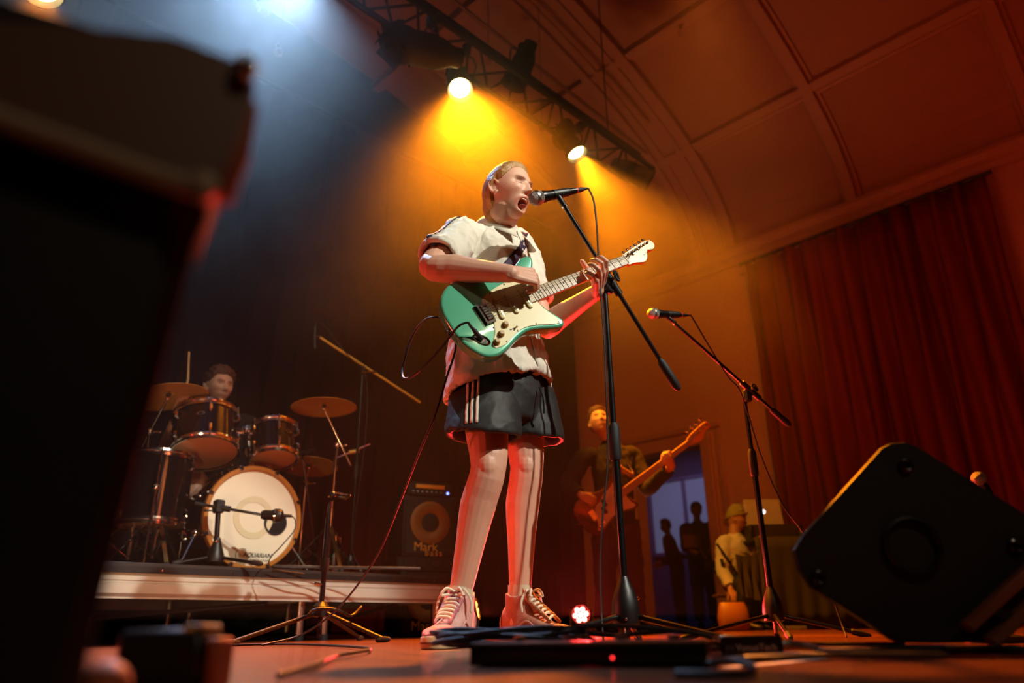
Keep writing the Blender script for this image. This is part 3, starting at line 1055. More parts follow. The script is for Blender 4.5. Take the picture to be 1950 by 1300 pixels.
c1 = P(617, 772, 4.45)
cymbal('bronze crash cymbal on the right of the drum kit, fully visible', c1, V((-.02, .06, 1)), .205)
eb = P(641, 845, 4.52)
cymbal_stand('chrome boom cymbal stand holding the right crash cymbal', (P(622, 1080, 4.55)).xy.to_3d(), V((P(630, 1000, 4.55).x, P(630, 1000, 4.55).y, eb.z)), c1 - V((0, 0, .02)), P(668, 886, 4.58))
c2 = P(320, 752, 3.95)
cymbal('bronze crash cymbal at the left of the drummer, edge cut off by the foreground speaker', c2, V((-.16, .16, 1)), .215)
cymbal_stand('chrome stand of the left crash cymbal behind the floor tom', (c2.x - .02, c2.y + .14, 0), V((c2.x - .02, c2.y + .14, 1.12)), c2 - V((0, 0, .02)), rot=1.0)
c3 = P(588, 885, 4.80)
cymbal('dull bronze ride cymbal low behind the small rack tom', c3, V((.10, .14, 1)), .19)
cymbal_stand('chrome stand of the low ride cymbal at the back of the kit', (c3.x + .0, c3.y + .02, 0), (c3.x, c3.y + .02, c3.z - .12), c3 - V((0, 0, .02)), rot=.9)
# hi-hat / snare hardware at the left
hs = P(290, 1055, 3.98)
cymbal_stand('low chrome tripod stand at the left front of the drum riser', (hs.x, hs.y, 0), (hs.x, hs.y, .78), (hs.x + .02, hs.y, .90), rot=.5, spread=.24)
# bass drum pedal hardware cluster at the right of the bass drum
pd = thing('drum_pedal', 'chrome drum pedal frame with springs right of the bass drum', 'drum pedal', (2.45, 4.25, RZ))
pc = P(640, 1078, 4.62)
pd.location = V((pc.x, pc.y, RZ))
for s in (-.05, .05):
    MB().cyl(pc.xy.to_3d() + V((s, s, RZ + .01)), pc.xy.to_3d() + V((s * .8, s * .8, RZ + .25)), .010, n=10).obj('upright', CHROME, pd)
    hx = [pc.xy.to_3d() + V((s * 1.1 + .008 * math.cos(k * .9), s * 1.1 + .008 * math.sin(k * .9), RZ + .06 + k * .0016)) for k in range(80)]
    MB().tube(hx, .0016, 4).obj('spring', mat('teal_spring', '#6fa7a0', 0.3, 0.8), pd)
MB().cyl(pc.xy.to_3d() + V((-.07, -.07, RZ + .24)), pc.xy.to_3d() + V((.07, .07, RZ + .24)), .009, n=10).obj('axle', CHROME, pd)
MB().box(pc.xy.to_3d() + V((0, .12, RZ + .035)), (.09, .28, .012), .003).obj('footboard', STEEL, pd)
MB().box(pc.xy.to_3d() + V((0, .06, RZ + .006)), (.16, .34, .01), .003).obj('base_plate', BLACKMETAL, pd)

# ---------------------------------------------------------------- microphones on the riser
kh = P(411, 1052, 3.86)
kt = P(416, 968, 3.86)
k_tip, k_tail = P(500, 980, 3.90), P(372, 958, 3.83)
def low_stand():
    t = thing('mic_stand', 'short black boom microphone stand in front of the bass drum head', 'microphone stand', (kh.x, kh.y, RZ), 'boom microphone stands')
    MB().lathe([(.045, RZ + .03 - kh.z), (.046, RZ + .05 - kh.z), (.032, .02), (.018, .06), (.014, .075)], M4.Translation(kh), 12).obj('hub', BLACK, t)
    MB().cyl(kh, kt, .0135, n=12).obj('pole', BLACKMETAL, t)
    MB().ball(kh + V((-.01, -.012, .055)), .014, 10, 8).obj('height_knob', CHROME, t)
    for p in (P(335, 1068, 3.72), P(492, 1080, 3.80), P(425, 1068, 4.1)):
        e = V((p.x, p.y, RZ + .014))
        dx = (V((e.x, e.y, 0)) - V((kh.x, kh.y, 0))).normalized()
        a = V((kh.x, kh.y, RZ + .05)) + dx * .03
        lg = MB().cyl(a, e, .009, n=10).obj('leg', BLACKMETAL, t)
        MB().tube([a + (e - a) * .85, e, e + (e - a) * .06], [.013, .014, .011], 10, round_end=True).obj('rubber_foot', RUBBER, lg)
    MB().box(kt + V((0, 0, .01)), (.05, .05, .07), .008).obj('swivel_clamp', BLACK, t)
    MB().tube([kt + V((0, 0, -.01)), P(392, 972, 3.82)], .004, 6).obj('clamp_lever', BLACK, t)
    MB().ball(P(391, 971, 3.82), .009, 8, 6).obj('lever_knob', BLACK, t)
    MB().cyl(k_tail, k_tip, .0075, n=12).obj('boom', BLACKMETAL, t)
    bdv = (k_tip - k_tail)
    MB().cyl(k_tail + bdv * .26, k_tail + bdv * .52, .016, n=12).obj('boom_sleeve', BLACK, t)
    MB().cyl(k_tail, k_tail + bdv * .16, .0115, n=12).obj('counterweight', RUBBER, t)
    return t


low_stand()
km = thing('kick_microphone', 'stubby black microphone in front of the bass drum port hole', 'microphone', k_tip, 'instrument microphones')
kd = (P(548, 982, 3.92) - k_tip).normalized()
MB(frame(k_tip, kd)).lathe([(.004, -.01), (.02, -.006), (.026, .01), (.026, .045), (.034, .06), (.036, .085), (.03, .10), (.012, .108)], M4(), 18).obj('mic_body', BLACK, km)
MB(frame(k_tip, kd)).lathe([(.0365, .062), (.0365, .07)], M4(), 18).obj('band', CHROME, km)
MB(frame(k_tip, kd)).cyl((0, 0, .10), (0, 0, .15), .010, .008, n=10).obj('plug', RUBBER, km)
cable('microphone_cable', 'black cable curving down from the bass drum microphone over the white head',
      [k_tip + kd * .15, P(562, 990, 3.9), P(560, 1010, 3.88), P(535, 1040, 3.84), P(515, 1062, 3.82), P(514, 1080, 3.80), P(540, 1087, 3.80), P(580, 1092, 3.86)], .0032)

# overhead condenser stand with long boom
ob = P(665, 1090, 4.62)
ob = V((ob.x, ob.y, RZ))
otop = V((ob.x, ob.y, P(698, 706, 4.62).z))
t = thing('mic_stand', 'tall thin overhead microphone stand with a long slanting boom beside the drums', 'microphone stand', ob, 'boom microphone stands')
MB().cyl(ob + V((0, 0, .06)), otop, .009, n=10).obj('pole', BLACKMETAL, t)
MB().cyl(ob + (otop - ob) * .45, ob + (otop - ob) * .52, .015, n=10).obj('height_clutch', RUBBER, t)
o_tip, o_tail = P(609, 642, 4.40), P(800, 766, 4.95)
MB().cyl(o_tip, o_tail, .0085, n=10).obj('boom', mat('amber_lit_tube', '#d8b84e', .4, .2), t)  # plain boom tube, the amber lamp's yellow is put into its colour
MB().box(otop, (.035, .035, .07), .008).obj('swivel_clamp', RUBBER, t)
MB().cyl(P(688, 709, 4.58), P(716, 708, 4.66), .006, n=8).obj('clamp_knob', CHROME, t)
for k in range(3):
    a = .2 + k * 2 * PI / 3
    e = ob + V((math.cos(a) * .26, math.sin(a) * .26, .012))
    lg = MB().cyl(ob + V((0, 0, .09)), e, .008, n=8).obj('leg', BLACKMETAL, t)
    MB().ball(e, .014, 8, 6).obj('rubber_foot', RUBBER, lg)
MB().cyl(ob + V((0, 0, .05)), ob + V((0, 0, .12)), .03, .018, n=10).obj('hub', BLACK, t)
om = thing('pencil_microphone', 'slim black pencil microphone hanging from the overhead boom', 'microphone', o_tip, 'instrument microphones')
MB().tube([P(600, 622, 4.38), P(599, 640, 4.38), P(599, 664, 4.39)], [.008, .011, .011], 12).obj('mic_body', BLACK, om)
MB().cyl(P(599, 640, 4.38), o_tip, .008, n=8).obj('mic_clip', BLACK, om)
cable('microphone_cable', 'thin cable looping from the overhead pencil microphone to its stand',
      [P(600, 622, 4.38), P(606, 614, 4.39), P(618, 620, 4.42), P(640, 648, 4.48), P(670, 685, 4.55), P(693, 705, 4.60), P(700, 760, 4.6), P(694, 850, 4.6), P(684, 930, 4.6), P(675, 1000, 4.6), P(672, 1050, 4.6), P(690, 1088, 4.6)], .003)
# slim tom microphone on its own small stand
sb = P(607, 1085, 4.75)
sb = V((sb.x, sb.y, RZ))
t = thing('mic_stand', 'slim low microphone stand reaching up behind the small rack tom', 'microphone stand', sb, 'boom microphone stands')
MB().cyl(sb + V((0, 0, .03)), P(576, 872, 4.62), .006, n=8).obj('pole', BLACKMETAL, t)
MB().lathe([(.09, 0), (.09, .012), (.03, .02), (.012, .05)], M4.Translation(sb), 20).obj('round_base', BLACK, t)
tm_ = thing('tom_microphone', 'small black clip microphone aimed at the small rack tom', 'microphone', P(575, 868, 4.6), 'instrument microphones')
MB().tube([P(566, 864, 4.52), P(590, 858, 4.62), P(598, 856, 4.65)], [.011, .011, .008], 10, round_end=True).obj('mic_body', BLACK, tm_)
MB().cyl(P(577, 861, 4.57), P(576, 874, 4.62), .007, n=8).obj('mic_clip', BLACK, tm_)
# second boom on the far right of the kit (yellow-lit tube)
t = thing('percussion_boom', 'short chrome rod angled up behind the right crash stand', 'drum hardware', P(662, 862, 4.9))
MB().cyl(P(640, 872, 4.9), P(705, 845, 4.95), .006, n=8).obj('rod', CHROME, t)
MB().cyl(P(664, 861, 4.88), P(683, 858, 4.9), .014, n=10).obj('clamp', BRASS, t)
MB().cyl(P(640, 872, 4.9), V((P(640, 872, 4.9).x, P(640, 872, 4.9).y, RZ + .01)), .007, n=8).obj('upright', BLACKMETAL, t)

# stand on the floor in front of the riser
fs = P(611, 1165, 3.45)
fb = V((fs.x, fs.y, 0))
ft_ = V((fs.x, fs.y, P(620, 985, 3.45).z))
t = thing('mic_stand', 'black floor stand with a curved gooseneck in front of the drum riser', 'microphone stand', fb, 'boom microphone stands')
MB().cyl(fb + V((0, 0, .02)), ft_, .012, n=12).obj('pole', BLACKMETAL, t)
MB().lathe([(.02, .30), (.02, .36)], M4.Translation(fb), 12).obj('height_clutch', RUBBER, t)
MB().lathe([(.018, .105), (.036, .11), (.036, .15), (.018, .17)], M4.Translation(fb), 12).obj('hub', BLACK, t)
for p in (P(440, 1224, 3.1), P(732, 1216, 3.35), P(690, 1160, 3.95)):
    e = V((p.x, p.y, .012))
    dx = (e - fb).normalized()
    lg = MB().cyl(fb + dx * .03 + V((0, 0, .12)), e, .0085, n=8).obj('leg', BLACK, t)
    MB().tube([e - dx * .03, e, e + dx * .02], [.012, .013, .01], 8, round_end=True).obj('rubber_foot', RUBBER, lg)
MB().tube(catmull([ft_, ft_ + V((0, 0, .04)), P(632, 952, 3.45), P(645, 947, 3.42), P(658, 948, 3.42), P(666, 942, 3.42)], 5), .007, 8).obj('gooseneck', BLACKMETAL, t)
MB().tube(catmull([P(626, 945, 3.45), P(640, 938, 3.44), P(656, 941, 3.43), P(667, 943, 3.42)], 5), .005, 8, round_end=True).obj('clip_hook', CHROME, t)
MB().ball(P(634, 942, 3.45), .018, 10, 8).obj('clip_joint', BLACKMETAL, t)
MB().cyl(P(600, 1110, 3.42), P(616, 1113, 3.45), .006, n=8).obj('wing_screw', CHROME, t)
MB().tube(catmull([P(586, 1172, 3.3), P(600, 1160, 3.32), P(640, 1160, 3.36), P(668, 1172, 3.4), P(688, 1155, 3.45)], 5), .006, 8, round_end=True).obj('cable_hook', BLACKMETAL, t)
# sticks, cables on the riser
for i in range(3):
    rnd = random.Random(40 + i)
    pts = [P(520 + 55 * k + rnd.uniform(-12, 12), 1085 + k * 3 - i * 2, 3.84 + .05 * i + .06 * k) for k in range(6)]
    pts = [V((p.x, p.y, RZ + .006)) for p in pts]
    cable('floor_cable', ['black cable lying along the riser edge beside the bass drum', 'second black cable curling across the riser deck', 'farther black cable on the riser deck near the pedal'][i], pts, .004, group='cables on the riser')

# ================================================================== bass amplifier stack
AMPBOX = mat('black_carpeted_box', '#14100e', 0.8, var=0.3, bump=0.2, bscale=200)
AMBERP = mat('amber_yellow_print', '#e0a020', 0.5)
PERF = mat('perforated_amber_grille', '#9a6420', 0.5, 0.4, var=0.7, vscale=140)
af = P(818, 1010, 5.3)
an = V((-.35, -1, 0)).normalized()           # faces the stage front, turned a little to the camera
ar = V((-an.y, an.x, 0)) * -1
ar = V((0, 0, 1)).cross(an) * -1


def cab(label, z0, h, w=.40, dpt=.36, ring=True, tx='Markbass'):
    o = V((af.x, af.y, z0))
    t = thing('bass_cabinet', label, 'amplifier', o, 'bass amplifier stack')
    q = frame(o, an, V((0, 0, 1)).cross(an))
    q = M4((V((0, 0, 1)).cross(an), V((0, 0, 1)), an)).transposed().to_4x4()
    q.translation = o
    MB(q).box((0, h / 2, -dpt / 2), (w, h, dpt), .012, seg=2).obj('cabinet', AMPBOX, t)
    MB(q).box((0, h / 2, .004), (w - .04, h - .04, .012), .003).obj('grille_panel', BLACKM, t)
    if ring:
        c = q @ M4.Translation((0.0, h * .56, .011))
        MB(c).lathe([(.148, 0), (.148, .003), (.135, .005), (.07, .005), (.066, .002), (.066, 0)], M4(), 40, caps=False).obj('speaker_grille', PERF, t)
        MB(c).lathe([(.066, .002), (.04, .006), (.001, .009)], M4(), 30, caps=False).obj('dust_cap', BLACKM, t)
    if tx:
        text_part('lettering', 'Mark', q @ M4.Translation((-.03, h * .155, .0125)), .085, AMBERP, t, depth=.001)
        text_part('lettering', 'bass', q @ M4.Translation((.03, h * .06, .0125)), .06, AMBERP, t, depth=.001, spacing=1.3)
    for sx in (-1, 1):
        MB(q).box((sx * (w / 2 - .02), h - .02, -.02), (.05, .05, .05), .01).obj('corner', RUBBER, t)
    return t, q


cab('bass cabinet with amber ring grille standing on the floor under the riser line', 0.0, .42)
rk = thing('rack_case', 'low black rack case between the two bass cabinets', 'flight case', (af.x, af.y, .42))
q = M4((V((0, 0, 1)).cross(an), V((0, 0, 1)), an)).transposed().to_4x4()
q.translation = V((af.x, af.y, .421))
MB(q).box((0, .05, -.18), (.46, .098, .36), .008).obj('case_body', AMPBOX, rk)
for k in range(4):
    MB(q).box((-.15 + k * .1, .05, .003), (.07, .05, .008), .004).obj('recess', BLACKM, rk)
cab('upper bass cabinet with amber ring grille and yellow lettering', .52, .42)
hd_ = thing('bass_amplifier', 'small bass amplifier head on top of the cabinets with a lit panel', 'amplifier', (af.x, af.y, .941), 'bass amplifier stack')
q.translation = V((af.x, af.y, .941))
MB(q).box((0, .055, -.14), (.34, .10, .26), .008).obj('amp_case', BLACKM, hd_)
MB(q).box((0.0, .072, -.006), (.22, .028, .008), .002).obj('name_plate', AMBERP, hd_)
for k in range(7):
    MB(q).lathe([(.009, 0), (.007, .012), (.001, .013)], M4.Translation((-.13 + k * .035, .032, -.01)), 10).obj('knob', STEEL, hd_)
MB(q).lathe([(.008, 0), (.008, .006), (.001, .008)], M4.Translation((.135, .032, -.01)), 12).obj('blue_lamp', mat('blue_led', '#5a78ff', 0.3, emit='#6a80ff', estr=6), hd_)
# ================================================================== floor par lamps
REDLED = mat('red_led_lens', '#ff5040', 0.3, emit='#ff4038', estr=60)
ORLED = mat('orange_led_lens', '#ff7a30', 0.3, emit='#ff5a20', estr=35)


def led_par(label, c, aim, r, lit, vis=7):
    c = V(c)
    d = (V(aim) - c).normalized()
    t = thing('led_par', label, 'stage light', (c.x, c.y, 0), 'floor lamps')
    f = frame(c, -d)
    MB(f).lathe([(r * .9, .0), (r, -.012), (r, .03), (r * .85, .10), (r * .5, .12)], M4(), 20).obj('housing', BLACKM, t)
    for k in range(vis):
        x, y = (0, 0) if k == 6 else (r * .60 * math.cos(k * PI / 3), r * .60 * math.sin(k * PI / 3))
        MB(f).lathe([(.001, -.010), (r * .20, -.007), (r * .27, 0), (r * .27, .004)], M4.Translation((x, y, 0)), 14).obj('led_lens', lit, t)
    s = f.to_3x3() @ V((1, 0, 0))
    s = V((s.x, s.y, 0)).normalized()
    MB().tube([c + s * r * 1.08 + V((0, 0, .03)), V((c.x, c.y, .012)) + s * r * 1.1, V((c.x, c.y, .012)) - s * r * 1.1, c - s * r * 1.08 + V((0, 0, .03))], .008, 6).obj('floor_yoke', BLACKM, t)
    return t


F1 = P(1106, 1170, 4.4)
led_par('round red led lamp glowing on the floor right of the singer\'s shoes', F1, F1 + V((-1, -1.0, .22)), .052, REDLED)
spot('par_red_floor', F1 + V((-.02, -.02, .004)), F1 + V((-1, -1.0, .30)), (1.0, .03, .03), 480, 115, 0.8, .05)
F2 = P(906, 1160, 4.0)
led_par('orange led floor lamp seen from the side between the singer\'s shoes', F2, F2 + V((.85, -1, .25)), .055, ORLED)
spot('par_orange_floor', F2 + V((.02, -.02, .01)), F2 + V((.85, -1, .35)), (1.0, .05, .02), 70, 110, 0.8, .05)
F3 = V((-0.10, 3.0, .30))
led_par('red led lamp on the stage floor at the far left', V((-.10, 3.0, .14)), V((1.6, 1.75, .9)), .08, REDLED)

# ================================================================== foreground wedge monitor (right)
BOXP = mat('black_textured_paint', '#0b0a0a', 0.55, var=0.3, bump=0.06, bscale=160)
DW = 1.42
wp = [(1513, 1046), (1530, 1018), (1682, 850), (1700, 841), (1728, 839), (1748, 846), (2080, 1052), (2092, 1070), (2088, 1088), (1905, 1218), (1890, 1224), (1716, 1224), (1700, 1218), (1546, 1118), (1522, 1082)]
pts3 = [P(x, y, DW) for x, y in wp]
wdir = P(1790, 1040, DW) - CLOC
wdir.z = 0
depthv = wdir.normalized() * .42
w_ = thing('stage_monitor', 'big black wedge monitor, out of focus, tilted on the floor at the right', 'monitor speaker', (pts3[10].x, pts3[10].y, 0))
MB().loft([[p + FWD * .006 - (p - sum(pts3, V()) / len(pts3)) * .012 for p in pts3], [p + FWD * .014 for p in pts3], [p + depthv - (p - sum(pts3, V()) / len(pts3)) * .12 + V((0, 0, .0)) for p in pts3]]).obj('cabinet', BOXP, w_, angle=30)
cW = P(1738, 1040, DW)
fW = frame(cW, -FWD, RGT)
MB(fW).lathe([(.052, -.004), (.056, .004), (.050, .008), (.046, .004), (.044, -.010), (.001, -.012)], M4(), 30, caps=False).obj('handle_cup', BLACK, w_)
for x, y in ((1726, 886), (1560, 1100), (1935, 1040)):
    MB(frame(P(x, y, DW), -FWD)).lathe([(.014, -.006), (.014, .002), (.010, .004), (.007, .003), (.005, -.002), (.001, -.002)], M4(), 18, caps=False).obj('screw_cup', BLACKMETAL, w_)
a, b = P(1840, 1196, DW - .03), P(2010, 1040, DW - .03)
WOODB = mat('bare_wood_batten', '#8a5230', 0.6, var=0.4, stretch=(1, 1, 10), vscale=6)
for off in (0, .045):
    o2 = RGT * off * .8 - UPZ * off * .55
    MB().box((0, 0, 0), (.024, .02, (b - a).length), .003, mtx=frame((a + b) / 2 + o2, b - a, FWD)).obj('batten', WOODB, w_)
for k in (.25, .6):
    MB().box((0, 0, 0), (.014, .022, .05), .003, mtx=frame(a + (b - a) * k + RGT * .018 - UPZ * .012, (RGT - UPZ * .6), FWD)).obj('bracket', BLACK, w_)
# little gooseneck microphone behind it
gm = P(1866, 914, 2.05)
t = thing('gooseneck_microphone', 'small round-headed gooseneck microphone peeking over the wedge monitor', 'microphone', gm.xy.to_3d())
MB().tube(catmull([P(1866, 914, 2.05), P(1878, 930, 2.05), P(1886, 960, 2.05), P(1890, 1100, 2.05), V((P(1890, 1200, 2.05).x, P(1890, 1200, 2.05).y, .02))], 6), .010, 8).obj('neck', BLACKMETAL, t)
MB().ball(P(1864, 911, 2.05), .020, 14, 10).obj('mic_head', GRILLE, t)
q = P(1890, 1200, 2.05)
MB().lathe([(.07, 0), (.07, .015), (.02, .025)], M4.Translation((q.x, q.y, 0)), 20).obj('base', BLACK, t)

# ================================================================== foreground speaker (left)
DS = .40
SD_ = P(300, 700, DS) - CLOC
SD_.z = 0
SD_ = SD_.normalized()
SL_ = V((-SD_.y, SD_.x, 0))
sp = thing('side_fill_speaker', 'huge out-of-focus black loudspeaker filling the left edge of the picture', 'loudspeaker', (P(40, 1300, DS).x, P(40, 1300, DS).y, 0))
edge = [(486, 168), (430, 310), (372, 470), (318, 680), (262, 890), (214, 1075), (176, 1228)]
rings = []
for x, y in edge:
    a = P(x, y, DS)
    l = SL_ * .80
    rings.append([a, a - SD_ * .012 + SL_ * .012, a + l - SD_ * .012, a + l + SD_ * .22, a + SD_ * .22 + SL_ * .03, a + SD_ * .01])
botr = [V((p.x, p.y, .002)) for p in rings[-1]]
MB().loft(rings + [botr]).obj('cabinet', BOXP, sp, angle=30)
# sloping lid that rises to the left, lying on the front face of the cabinet
D0_ = min((P(x, y, DS) - CLOC).dot(SD_) for x, y in edge) - .016


def PS(x, y, off=0.0):
    r = ray(x, y)
    return CLOC + r * ((D0_ - off) / r.dot(SD_))


top = [(486, 168), (478, 138), (455, 118), (330, 70), (120, 48), (-120, 30), (-420, 10)]
low = [(486, 176), (440, 290), (405, 372), (300, 340), (120, 275), (-120, 190), (-420, 90)]
MB().loft([[PS(*a), PS(*b), PS(*b) + SD_ * .10, PS(*a) + SD_ * .10] for a, b in zip(top, low)]).obj('lid', mat('dark_brown_lid', '#6a4832', 0.5, var=0.3), sp, angle=30)
MB().tube([PS(396, 366, .004), PS(300, 338, .004), PS(120, 272, .004), PS(-120, 186, .004), PS(-400, 88, .004)], .007, 8).obj('front_lit_rim', mat('dull_grey_rim', '#b0a488', 0.5, 0.1), sp)  # band of front light on the cabinet, painted as a lighter strip
MB(frame(PS(388, 357, .010), -SD_)).lathe([(.009, -.004), (.009, .004), (.007, .006), (.001, .007)], M4(), 20).obj('bolt', MATS['dull_grey_rim'], sp)
MB().tube([PS(482, 205, -.006), PS(452, 300, -.006), PS(428, 372, -.006)], [.004, .008, .006], 8, round_end=True).obj('lit_edge_strip', mat('orange_brown_edge', '#a2522a', 0.5), sp)  # orange light along the cabinet edge, painted as a coloured strip
MB().ball(PS(466, 130, .006), (.008, .008, .010), 12, 8).obj('corner_glint', CHROME, sp)  # chrome ball added to give the glossy corner its glint
# odds and ends at the bottom left
bx = P(318, 1290, .80)
t = thing('adapter_box', 'out-of-focus black adapter box at the bottom left on the stage floor', 'box', (bx.x, bx.y, 0))
MB().box((0, 0, .03), (.085, .06, .056), .006, mtx=frame((bx.x, bx.y, .0), (0, 0, 1), RGT)).obj('case', BLACK, t)
MB().box((.03, 0, .059), (.02, .05, .006), .002, mtx=frame((bx.x, bx.y, .0), (0, 0, 1), RGT)).obj('latch', mat('dull_grey_rim', '#4a4438'), t)
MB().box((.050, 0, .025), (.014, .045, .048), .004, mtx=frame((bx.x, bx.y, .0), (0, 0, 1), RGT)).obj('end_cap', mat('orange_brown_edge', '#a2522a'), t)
cx_ = P(205, 1275, .60)
MB().ball((cx_.x, cx_.y, .018), (.018, .022, .018)).obj('rubber_bumper', mat('tan_rubber', '#b0643c', 0.6), label='blurred tan rounded rubber bumper on the floor in the bottom left corner', cat='bumper', origin=(cx_.x, cx_.y, 0))

# ================================================================== things on the floor in front
fb0, fb1 = PA(893, 1270, 2, 0.001), PA(1352, 1270, 2, 0.001)
dirx = (fb1 - fb0).normalized()
diry = V((-dirx.y, dirx.x, 0))
t = thing('pedal_board', 'long flat black box lying on the floor in front of the singer', 'effects board', ((fb0 + fb1) / 2))
q = M4((dirx, diry, V((0, 0, 1)))).transposed().to_4x4()
Lb = (fb1 - fb0).length
q.translation = (fb0 + fb1) / 2 + diry * .07
MB(q).box((0, 0, .017), (Lb, .14, .032), .004, seg=2).obj('case', mat('black_gloss_box', '#0d0b0b', 0.3, var=.2, coat=.3), t)
MB(q).box((0, -.0705, .030), (Lb - .01, .002, .004)).obj('top_trim', mat('dull_metal_trim', '#6a625a', 0.4, 0.7), t)
for k in range(4):
    MB(q).lathe([(.010, .033), (.010, .040), (.001, .041)], M4.Translation((-.12 + k * .08, .03, 0)), 12).obj('footswitch', CHROME, t)
MB(q).ball((.04, -.071, .012), .002, 8, 6).obj('red_glint', mat('small_red_glint', '#ff2020', 0.3, emit='#ff3030', estr=4), t)  # glowing dot painted in for the reflection of a red LED
# DI box
dc = P(1432, 1219, 1.36)
t = thing('di_box', 'small black DI box with white lettering between two cable plugs', 'DI box', (dc.x, dc.y, 0))
q = M4((RGT, FWD, V((0, 0, 1)))).transposed().to_4x4()
q.translation = V((dc.x, dc.y, 0.003))
MB(q).box((0, .03, .0165), (.108, .06, .033), .003).obj('case', BLACKMETAL, t)
text_part('lettering', 'VenueTech', q @ M4.Translation((.006, -.0008, .013)) @ M4.Rotation(PI / 2, 4, 'X'), .0155, mat('white_print', '#d8d2cc', .5), t, depth=.0003)
MB(q).tube([(-.046, -.001, .010), (-.043, -.001, .017), (-.040, -.001, .011), (-.037, -.001, .017), (-.034, -.001, .010)], .0008, 4).obj('emblem', MATS['white_print'], t)
for s in (-1, 1):
    pl = MB(q).tube([(s * .054, .03, .016), (s * .078, .03, .016), (s * .080, .03, .016), (s * .105, .03, .014), (s * .125, .03, .010)], [.0095, .0095, .008, .007, .004], 12).obj('plug', CHROME if s < 0 else STEEL, t)
xl = q @ V((-.125, .03, .010))
xr = q @ V((.125, .03, .010))


def fp(x, y, z=.006):
    return PA(x, y, 2, z)


def ground(pts, z=.005):
    return [V((p.x, p.y, z + .003 * math.sin(7 * i))) for i, p in enumerate(pts)]


cable('floor_cable', 'black cable running left from the DI box behind the flat box', [xl] + ground([P(1330, 1225, 1.34), P(1250, 1224, 1.42), P(1160, 1222, 1.5)]), .0035, group='cables on the floor')
cable('floor_cable', 'black cable snaking right from the DI box towards the wedge monitor', [xr] + ground([P(1560, 1222, 1.40), P(1640, 1222, 1.5), P(1720, 1225, 1.36), P(1820, 1225, 1.30), P(1960, 1228, 1.25)]), .0035, group='cables on the floor')
labs = ['dull black cable crossing the boards just below the DI box', 'nearer black cable curving across the boards at the right', 'black cable bundle strand lying under the wedge monitor',
        'greenish black cable along the floor at the right edge', 'thick black cable hugging the wedge monitor foot', 'black cable looping in front of the second stand']
for i, (ys, ds) in enumerate(((1240, 1.18), (1248, 1.12), (1242, 1.25), (1222, 1.30), (1236, 1.20), (1226, 1.5))):
    rnd = random.Random(i * 3 + 1)
    x0 = [1370, 1420, 1560, 1700, 1620, 1340][i]
    pts = [P(x0 + k * 95, ys, ds + rnd.uniform(-.07, .07) + .02 * math.sin(k * 2 + i)) for k in range(5)]
    cable('floor_cable', labs[i], ground(pts, .006 + .004 * (i % 3)), .0042 if i != 4 else .006, mt=CABLEM if i != 3 else mat('green_black_cable', '#2c3626', .45), group='cables on the floor')
# loop hanging off the right end of the flat box
e0 = PA(1352, 1262, 2, .01)
cable('floor_cable', 'thick black cable looping round the right end of the flat box', [e0, PA(1395, 1258, 2, .012), PA(1432, 1268, 2, .008), PA(1425, 1280, 2, .005), PA(1370, 1284, 2, .005), PA(1290, 1283, 2, .005)], .0045, group='cables on the floor')
# coil of cable at the singer's feet
cc = P(975, 1222, 1.58)
cc = V((cc.x, cc.y, .01))
cp = []
rnd = random.Random(5)
for k in range(6 * 22):
    a = 2 * PI * k / 22
    lp = k / 22
    rr = .15 + .014 * math.sin(lp * 2.3) + .010 * math.sin(3 * a + lp)
    p = cc + RGT * (rr * math.cos(a) * 1.0 + .02 * math.sin(lp * 4)) + FWD * (rr * .75 * math.sin(a)) + V((0, 0, .005 + .0045 * lp + .006 * (1 + math.sin(a * 2 + lp * 1.7))))
    cp.append(p)
cp += [cc + RGT * .22 + FWD * .05 + V((0, 0, .025)), cc + RGT * .32 + V((0, 0, .034)), cc + RGT * .45 - FWD * .04 + V((0, 0, .015)), cc + RGT * .52 - FWD * .08 + V((0, 0, .004))]
MB().tube(catmull(cp, 2), .0048, 7, round_end=True).obj('coiled_cable', mat('braided_black_blue_sheen', '#2b2e3e', .5, bump=.4, bscale=300), label='coil of braided black cable lying at the singer\'s feet', cat='cable', group='cables on the floor')  # black cable, its bluish sheen is put into the colour
cable('floor_cable', 'cable arching off the coil over the flat box to the right', [cc - RGT * .05 + V((0, 0, .03)), cc + RGT * .08 - FWD * .05 + V((0, 0, .040)), cc + RGT * .2 - FWD * .06 + V((0, 0, .044)), cc + RGT * .34 - FWD * .1 + V((0, 0, .03)), cc + RGT * .42 - FWD * .14 + V((0, 0, .004))], .0048, mt=MATS['braided_black_blue_sheen'], group='cables on the floor')
cable('floor_cable', 'dark cable lying on the boards in the left foreground', ground([P(530, 1290, .95), P(590, 1262, 1.1), P(640, 1236, 1.5), P(700, 1225, 2.1), P(560, 1222, 2.9), P(430, 1224, 3.0)], .005), .004, group='cables on the floor')

